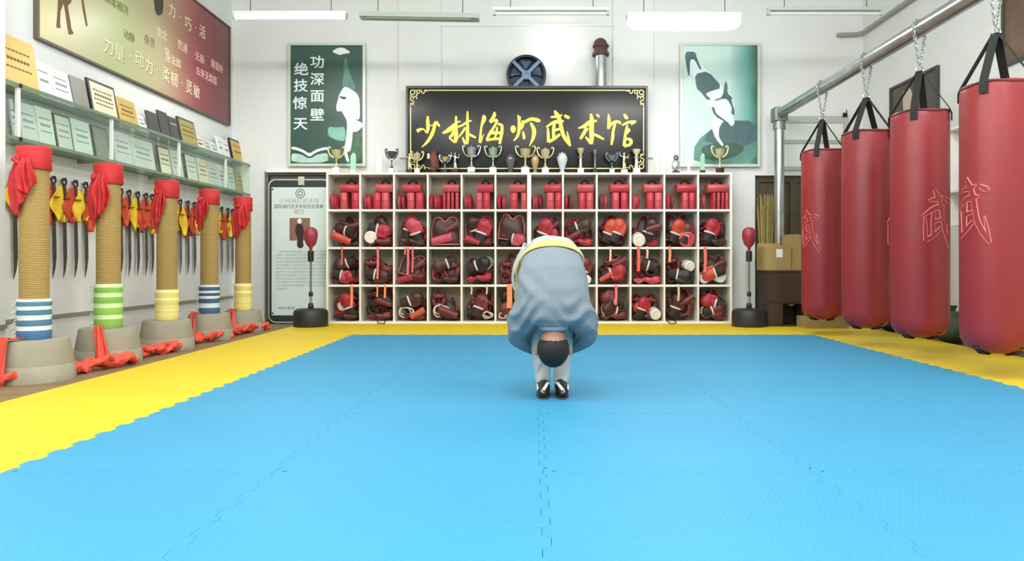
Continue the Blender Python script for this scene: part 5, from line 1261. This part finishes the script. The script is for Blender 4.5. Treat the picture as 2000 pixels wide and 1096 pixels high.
def cardboard_box(x, y, z, w, d, h, label, rz=0, open_=False, m=None):
    cm = m or mat('cardboard', (156, 134, 84), .8, var=.08, vs=6)
    t = thing('cardboard_box', label, 'box', (x, y, z), 'cardboard boxes', rz)
    e = .006
    b = M(); b.box((-w / 2, -d / 2, 0), (w / 2, -d / 2 + e, h)); b.box((-w / 2, d / 2 - e, 0), (w / 2, d / 2, h)); b.box((-w / 2, -d / 2 + e, 0), (-w / 2 + e, d / 2 - e, h)); b.box((w / 2 - e, -d / 2 + e, 0), (w / 2, d / 2 - e, h)); b.box((-w / 2 + e, -d / 2 + e, 0), (w / 2 - e, d / 2 - e, e))
    b.build('walls', cm, t, 0)
    if open_:
        M().prism([(-w / 2, h), (w / 2, h), (w / 2 - .02, h + .05), (-w / 2 + .02, h + .05)], lambda a, b_, dd: Vector((a, d / 2 + dd + (b_ - h) * .5, b_)), -.006, 0).build('flap', cm, t, 0)
        M().box((-w / 2 + .01, -d / 2 + .01, h - .03), (w / 2 - .01, d / 2 - .01, h - .01)).build('contents', mat('contents_grey', (164, 158, 140), .8, bump=.6, bs=14), t, 0)
        M().box((-.02, -d / 2 - .002, h * .55), (.06, -d / 2, h * .9)).build('label', paint, t, 0)
    else:
        M().box((-w / 2, -d / 2, h), (-.002, d / 2, h + .005)).build('flap', cm, t, 0); M().box((.002, -d / 2, h), (w / 2, d / 2, h + .005)).build('flap', cm, t, 0)
        M().box((-.025, -d / 2 - .001, h + .005), (.025, d / 2, h + .0065)).build('tape', mat('tape', (196, 176, 128), .3), t, 0)
    return t
cy = 8.72
ca, cz = P(1499, 0, cy), P(0, 528, cy)
cbx = thing('cabinet', 'dark brown wooden cabinet with an open lower bay, in front of the right doorway', 'cabinet', (3.07, cy + .2, FL))
wd = mat('cabinet_wood', (58, 42, 32), .6, var=.15, vs=5); x0c, x1c = ca.x, 3.36
zt3 = cz.z
for p, q, nm in (((x0c, cy, FL), (x0c + .02, cy + .34, zt3 - .02), 'side_panel'), ((x1c - .02, cy, FL), (x1c, cy + .34, zt3 - .02), 'side_panel'), ((x0c - .01, cy - .01, zt3 - .02), (x1c + .01, cy + .35, zt3), 'top'), ((x0c + .02, cy + .32, FL), (x1c - .02, cy + .34, zt3 - .02), 'back_panel'), ((x0c + .02, cy + .01, FL + .0), (x1c - .02, cy + .32, FL + .04), 'bottom_board'), ((x0c + .02, cy + .01, FL + .3), (x1c - .02, cy + .32, FL + .33), 'shelf')):
    M().box(p, q).build(nm, wd, cbx, 0, True)
dd_ = M().box((x0c + .022, cy, FL + .33), (x1c - .022, cy + .018, zt3 - .022)).build('door', wd, cbx, 0, True)
hd = M(); c0 = P(1545, 596, cy); hd.tube([(c0.x - .03, cy, c0.z), (c0.x - .03, cy - .02, c0.z), (c0.x + .03, cy - .02, c0.z), (c0.x + .03, cy, c0.z)], .005, 8).build('handle', steel, dd_, 35, True)
M().box((x0c + .022, cy, FL + .04), (x0c + .19, cy + .018, FL + .3)).build('door', wd, cbx, 0, True)
cardboard_box(P(1519, 0, cy).x, cy + .15, zt3, .33, .27, .29, 'open cardboard box with a white label on the dark cabinet', .05, True)
cardboard_box(P(1560, 0, cy).x, cy + .18, zt3, .2, .27, .44, 'tall closed cardboard box on the dark cabinet, beside the farthest bag')
fx = P(1608, 0, 8.55)
cardboard_box(fx.x, 8.6, FL, .5, .3, .15, 'low cardboard box on the floor under the farthest bag')
# reed broom bundle
br = thing('reed_broom', 'bundle of tall pale reeds leaning in the right doorway', 'broom', (P(1495, 0, 9.36).x, 9.34, FL))
rm_ = random.Random(4)
reed = mat('reed_straw', (164, 146, 82), .8, var=.15, vs=20)
g1 = M()
for i in range(75):
    a, q = rm_.uniform(0, 6.28), rm_.random() ** .5
    b0_ = Vector((q * .035 * math.cos(a), q * .03 * math.sin(a), .02)); t1 = Vector((q * .125 * math.cos(a), q * .05 * math.sin(a), 1.5 + rm_.uniform(0, .22)))
    g1.tube([b0_, b0_.lerp(t1, .5) + Vector((rm_.uniform(-.008, .008), 0, 0)), t1], [.006, .006, .003], 5)
g1.build('reeds', reed, br)
for z in (.35, .75): M().lathe([(.05, 0), (.062, .005), (.062, .03), (.05, .035)], (0, 0, z), 18).build('binding', mat('binding', (96, 76, 46), .8), br)
# dark sacks along the foot of the right wall
sack_m = mat('sack_olive', (74, 70, 44), .8, var=.25, vs=8, bump=.4, bs=16); sack_d = mat('sack_dark', (40, 38, 34), .7, var=.3, vs=9, bump=.4, bs=16)
def sack(x, y, r, h, m, label, seed):
    t = thing('sack', label, 'sack', (x, y, FL + .002), 'sacks along the right wall')
    g = M(); rr = random.Random(seed); g.sphere((0, 0, h * .45), (r, r * 1.1, h * .45)); g.sphere((rr.uniform(-.04, .04), rr.uniform(-.05, .05), h * .7), (r * .6, r * .7, h * .3))
    g.blob('bag', m, t, .016, 2, lambda p: Vector((p.x, p.y, max(0, p.z))) + Vector((1, 1, .4 * min(1, p.z * 8))) * 0 + noise.noise_vector(p * 9 + Vector((seed, 0, 0))) * .02 * min(1, p.z * 10))
    M().lathe([(.03, 0), (.02, .02), (.045, .07), (.02, .06), (0, .03)], (0, 0, h * .96), 12).build('tied_neck', m, t)
    return t
sack(4.22, 8.28, .17, .26, sack_d, 'dark sack on the floor between the second and third bag', 1)
sack(4.2, 7.62, .18, .26, sack_m, 'olive sack on the floor, hidden mostly behind the third bag', 2)
sack(4.2, 7.06, .2, .32, mat('sack_green', (52, 66, 46), .7, var=.3, vs=8, bump=.4, bs=16), 'dark green sack on the floor between the third and nearest bag', 3)
sack(4.22, 6.35, .18, .26, sack_m, 'olive sack on the floor, half behind the nearest bag', 4)
sack(4.22, 5.75, .17, .24, sack_d, 'dark sack on the floor at the right edge behind the nearest bag', 5)
pk = thing('sack', 'small pink bag on the floor between the two farthest punching bags', 'sack', (4.06, 8.75, FL + .002), 'sacks along the right wall')
g = M(); g.sphere((0, 0, .12), (.09, .08, .12)); g.sphere((0, 0, .22), (.05, .05, .06)); g.blob('bag', mat('sack_pink', (232, 150, 142), .6, bump=.3, bs=20), pk, .01, 2)
# ================================================================ the bowing person
PX, PY = .118, 4.20
per = thing('person', 'person in blue-grey jacket bowed double on the blue mats, arms wrapped behind the legs', 'person', (PX, PY, 0))
V = Vector
skin = mat('skin', (158, 116, 90), .55, var=.06, vs=20)
# --- body: one continuous skin surface
g = M()
LEG = [((.055, .032, .07), .033), ((.058, .04, .13), .034), ((.063, .05, .28), .046), ((.065, .05, .36), .046), ((.072, .05, .46), .056), ((.085, .09, .62), .072), ((.088, .135, .78), .082)]
for s in (-1, 1):
    g.chain([((s * p[0][0], p[0][1], p[0][2]), p[1]) for p in LEG])
    g.chain([((s * .053, .05, .045), .036), ((s * .054, -.03, .04), .034), ((s * .056, -.11, .03), .026)])
g.sphere((0, .14, .80), (.14, .10, .085)); g.sphere((0, .03, .80), (.13, .09, .07), rot=Matrix.Rotation(R(20), 3, 'X'))
g.chain([((0, .06, .80), .085), ((0, -.05, .745), .09), ((0, -.11, .64), .115), ((0, -.135, .52), .115)])
g.sphere((0, -.13, .54), (.16, .09, .12))
for s in (-1, 1):
    g.chain([((s * .10, -.125, .49), .075), ((s * .165, -.11, .455), .062), ((s * .20, -.03, .37), .046), ((s * .195, .03, .33), .042), ((s * .15, .10, .285), .036), ((s * .10, .145, .255), .027)])
    # hand: palm, four fingers of unequal length curling round the calf, thumb from the side of the palm
    g.chain([((s * .10, .145, .255), .024), ((s * .075, .158, .245), .026), ((s * .05, .162, .24), .024)])
    for k, (dz, L) in enumerate(((.034, .055), (.012, .064), (-.011, .059), (-.033, .046))):
        z0 = .242 + dz; x0 = s * .042
        g.chain([((s * .058, .160, z0 - dz * .35), .0095), ((x0, .168 + .004 * s, z0 + s * .004), .0085), ((x0 - s * L * .5, .172 + .012 * s, z0 - .003 + s * .004), .0082), ((x0 - s * L * .9, .160 + .012 * s, z0 - .007 + s * .004), .0075)])
    g.chain([((s * .085, .155, .262), .012), ((s * .072, .148, .284), .0105), ((s * .055, .140, .298), .0095)])
g.chain([((0, -.145, .46), .062), ((0, -.16, .40), .056), ((0, -.165, .345), .06)])
g.sphere((0, -.17, .30), (.083, .098, .112)); g.sphere((0, -.125, .335), (.062, .075, .075)); g.sphere((0, -.09, .37), (.045, .05, .045))
g.chain([((0, -.085, .27), .014), ((0, -.062, .295), .017)])                       # nose, pointing at the shins
g.cap((-.02, -.062, .33), .010, (.02, -.062, .33), .010)                           # lips
for s in (-1, 1):
    g.chain([((s * .086, -.155, .30), .012), ((s * .096, -.165, .285), .013), ((s * .096, -.165, .265), .013)])
    g.sphere((s * .033, -.085, .272), (.013, .01, .009))
g.blob('body', skin, per, .005, 2)
# --- hair: cropped, covering crown and back of the head
h = M(); h.sphere((0, -.172, .292), (.092, .106, .108), 32, 22)
hv = []
def hairfn(p):
    q = p.copy()
    f = 1 - .09 * min(1, max(0, (q.z - .318) / .035)); q = Vector((q.x * f, -.172 + (q.y + .172) * f, q.z))
    if q.y > -.105 and q.z > .25: q.y = -.105 + (q.y + .105) * .1
    return q + noise.noise_vector(p * 60) * (.0018 if p.z < .30 else .0003)
h.blob('hair', mat('hair_black', (26, 24, 26), .75, bump=.6, bs=120, var=.2, vs=60), per, .007, 2, hairfn)
# --- trousers
tr_m = mat('trousers_pale', (192, 192, 186), .85, var=.05, vs=6, bump=.25, bs=20)
t = M()
for s in (-1, 1):
    t.chain([((s * p[0], p[1], p[2]), r_) for p, r_ in (((.055, .030, .085), .047), ((.058, .04, .13), .049), ((.064, .05, .24), .060), ((.064, .05, .36), .074), ((.072, .05, .46), .078), ((.085, .09, .62), .09), ((.088, .135, .77), .098))])
t.sphere((0, .14, .80), (.155, .115, .095))
def trf(p):
    k = .006 * math.sin(p.z * 62 + 2.5 * math.sin(p.x * 40) + p.y * 18) * max(0, 1 - p.z / .5)
    return Vector((p.x * (1 + k * 3), p.y + k * 1.4, max(p.z, .055)))
t.blob('trousers', tr_m, per, .009, 3, trf)
# --- jacket: lofted torso, skirt over the rump and two full sleeves, one surface
jk = mat('jacket_blue_grey', (120, 132, 140), .85, var=.05, vs=5, bump=.5, bs=11)
j = M()
def ring(y, z, ang, hw, hd, n=28, sq=2.15):
    nrm = Vector((0, math.cos(ang), math.sin(ang))); out = []
    for i in range(n):
        a = 2 * PI * i / n; c, s_ = math.cos(a), math.sin(a)
        out.append(Vector((hw * math.copysign(abs(c) ** (2 / sq), c), y, z)) + nrm * (hd * math.copysign(abs(s_) ** (2 / sq), s_)))
    return out
# angle = direction of the back's outward normal in the y-z plane
RG = [(.235, .70, 25, .125, .07), (.215, .77, 40, .15, .09), (.15, .815, 70, .16, .10), (.06, .815, 95, .155, .098), (-.03, .785, 125, .178, .106), (-.09, .715, 150, .197, .112), (-.13, .62, 170, .207, .118), (-.15, .53, 180, .217, .118), (-.155, .47, 186, .212, .105), (-.158, .44, 190, .15, .08), (-.16, .42, 190, .085, .06)]
j.rings([ring(y, z, R(a), hw, hd) for y, z, a, hw, hd in RG])
for s in (-1, 1):
    j.chain([((s * .135, -.13, .50), .10), ((s * .175, -.10, .445), .088), ((s * .192, -.035, .385), .070), ((s * .19, .02, .338), .066), ((s * .155, .09, .295), .055), ((s * .115, .135, .265), .047)])
def jf(p):
    q = p.copy()
    near = max(0, 1 - abs(p.z - .47) / .16) * min(1, abs(p.x) / .12)
    d = .014 * near * math.sin(60 * (p.z + .45 * abs(p.x)) + 4 * math.sin(p.x * 22))
    low = max(0, 1 - abs(p.z - .34) / .12) * min(1, abs(p.x) / .14)
    d += .015 * low * math.sin(70 * (p.z - .5 * abs(p.x)) + p.y * 30)
    d += .004 * math.sin(p.x * 30 + p.z * 9) * max(0, min(1, (p.z - .5) / .1))
    d += .009 * math.sin(42 * (p.z + p.x * 1.1)) * max(0, min(1, -p.x / .12)) * max(0, 1 - abs(p.z - .66) / .14)
    q.y -= d; q.x += math.copysign(d * .5, p.x)
    # long drag creases down the back and round the elbows
    cr = math.sin(34 * (p.x * .8 + p.z * .55) + 3 * noise.noise(p * 6)) ; q.y -= .005 * cr * max(0, 1 - abs(p.z - .6) / .2) * min(1, abs(p.x) / .1)
    return q + noise.noise_vector(p * 7) * .006
j.blob('jacket', jk, per, .0095, 2, jf)
# collar, cuffs and loose skirt panels (sub parts of the clothing)
cl = M(); cl.tube([(.075 * math.cos(a), -.163 + .055 * math.sin(a),   .418 + .012 * math.sin(a)) for a in [2 * PI * i / 28 for i in range(28)]], .016, 10, True)
cl.build('collar', mat('collar_blue', (112, 132, 154), .85, bump=.2, bs=20), per, 60)
sk_toplit = mat('jacket_skirt_toplit', (164, 168, 166), .85, var=.05, vs=5, bump=.2, bs=16)  # same jacket cloth, light from above put into its paler colour
pn_ = M()
def skirt(u, v):
    a = R(-8 + 196 * v)                      # over the rump from one hip to the other
    hw, hd = .168 + .05 * u * (1 if v > .5 else .55), .106 + .03 * min(1, u * 2.2)
    x = hw * math.cos(a); up = hd * math.sin(a)
    y = .045 + .16 * u; z = .812 - .02 * u * u + .012 * math.sin(3 * u)
    an = R(95 - 55 * u); fold = .010 * math.sin(a * 7 + 1) * u
    return Vector((x + fold, y + math.cos(an) * up * .9, z + math.sin(an) * up + fold * .6 - (.10 + .12 * u) * max(0, -math.cos(a) - .6)))
pn_.grid(skirt, 14, 40); pn_.solid('jacket_skirt_toplit', sk_toplit, per, .006)
fp = M()
def flap(u, v):
    return Vector((-.155 - .085 * math.sin(min(1.57, u * 1.9)) + .03 * u * u - .012 * v + .012 * math.sin(v * 9 + u * 5), .05 + .10 * v, .875 - .24 * u + .03 * v * (1 - u) - .05 * v * u + .01 * math.sin(v * 12)))
fp.grid(flap, 14, 10); fp.solid('jacket_side_flap', sk_toplit, per, .006)
# --- yellow sash with its hanging tail
sash = mat('sash_yellow', (206, 184, 116), .75, var=.06, vs=10, bump=.2, bs=30)
RGS = [(.035, .812, 100, .166, .104), (.02, .808, 106, .173, .112), (-.012, .795, 118, .181, .116), (-.026, .786, 124, .184, .112)]
s_ = M(); s_.rings([ring(y, z, R(a), hw, hd, 40) for y, z, a, hw, hd in RGS], caps=False)
s_.solid('sash', sash, per, .006)
st = M(); st.ribbon([(-.19, .02, .80), (-.205, .03, .74), (-.20, .04, .66), (-.208, .03, .58), (-.20, .035, .52)], [V((.006, .014, 0)), V((.012, .016, 0)), V((.014, .012, 0)), V((.016, .012, 0)), V((.018, .010, 0))], .006)
st.build('sash_tail', sash, per, 60)
# --- shoes
shb = mat('shoe_black', (20, 20, 22), .45); shw = mat('shoe_white', (220, 222, 222), .5)
for s in (-1, 1):
    so = M(); so.chain([((s * .053, .075, .045), .036), ((s * .053, .02, .05), .041), ((s * .054, -.05, .042), .04), ((s * .057, -.12, .034), .033), ((s * .057, -.145, .030), .026)])
    so.lathe([(.035, 0), (.046, .01), (.045, .03), (.036, .035)], (s * .053, .04, .065), 18)
    sh_ = so.blob('shoe', shb, per, .007, 3, lambda p: Vector((p.x, p.y, max(p.z, .004))))
    sl = M(); sl.prism([(s * .053 + .043 * math.cos(a) * (1 if math.sin(a) < 0 else .86), -.035 + .14 * math.sin(a)) for a in [2 * PI * i / 28 for i in range(28)]], lambda x, y, d: Vector((x, y, d)), .0, .010)
    sl.build('sole', mat('sole_dark', (58, 60, 62), .6), sh_)
    sp = M()
    sp.ribbon([(s * .022, -.03, .072), (s * .030, -.07, .076), (s * .040, -.11, .067), (s * .052, -.145, .056), (s * .062, -.163, .040)], (s * .007, .003, .003), .008)
    sp.ribbon([(s * .088, -.03, .060), (s * .091, -.07, .055), (s * .086, -.11, .050)], (0, .004, .007), .008)
    sp.build('stripe', shw, sh_, 60)
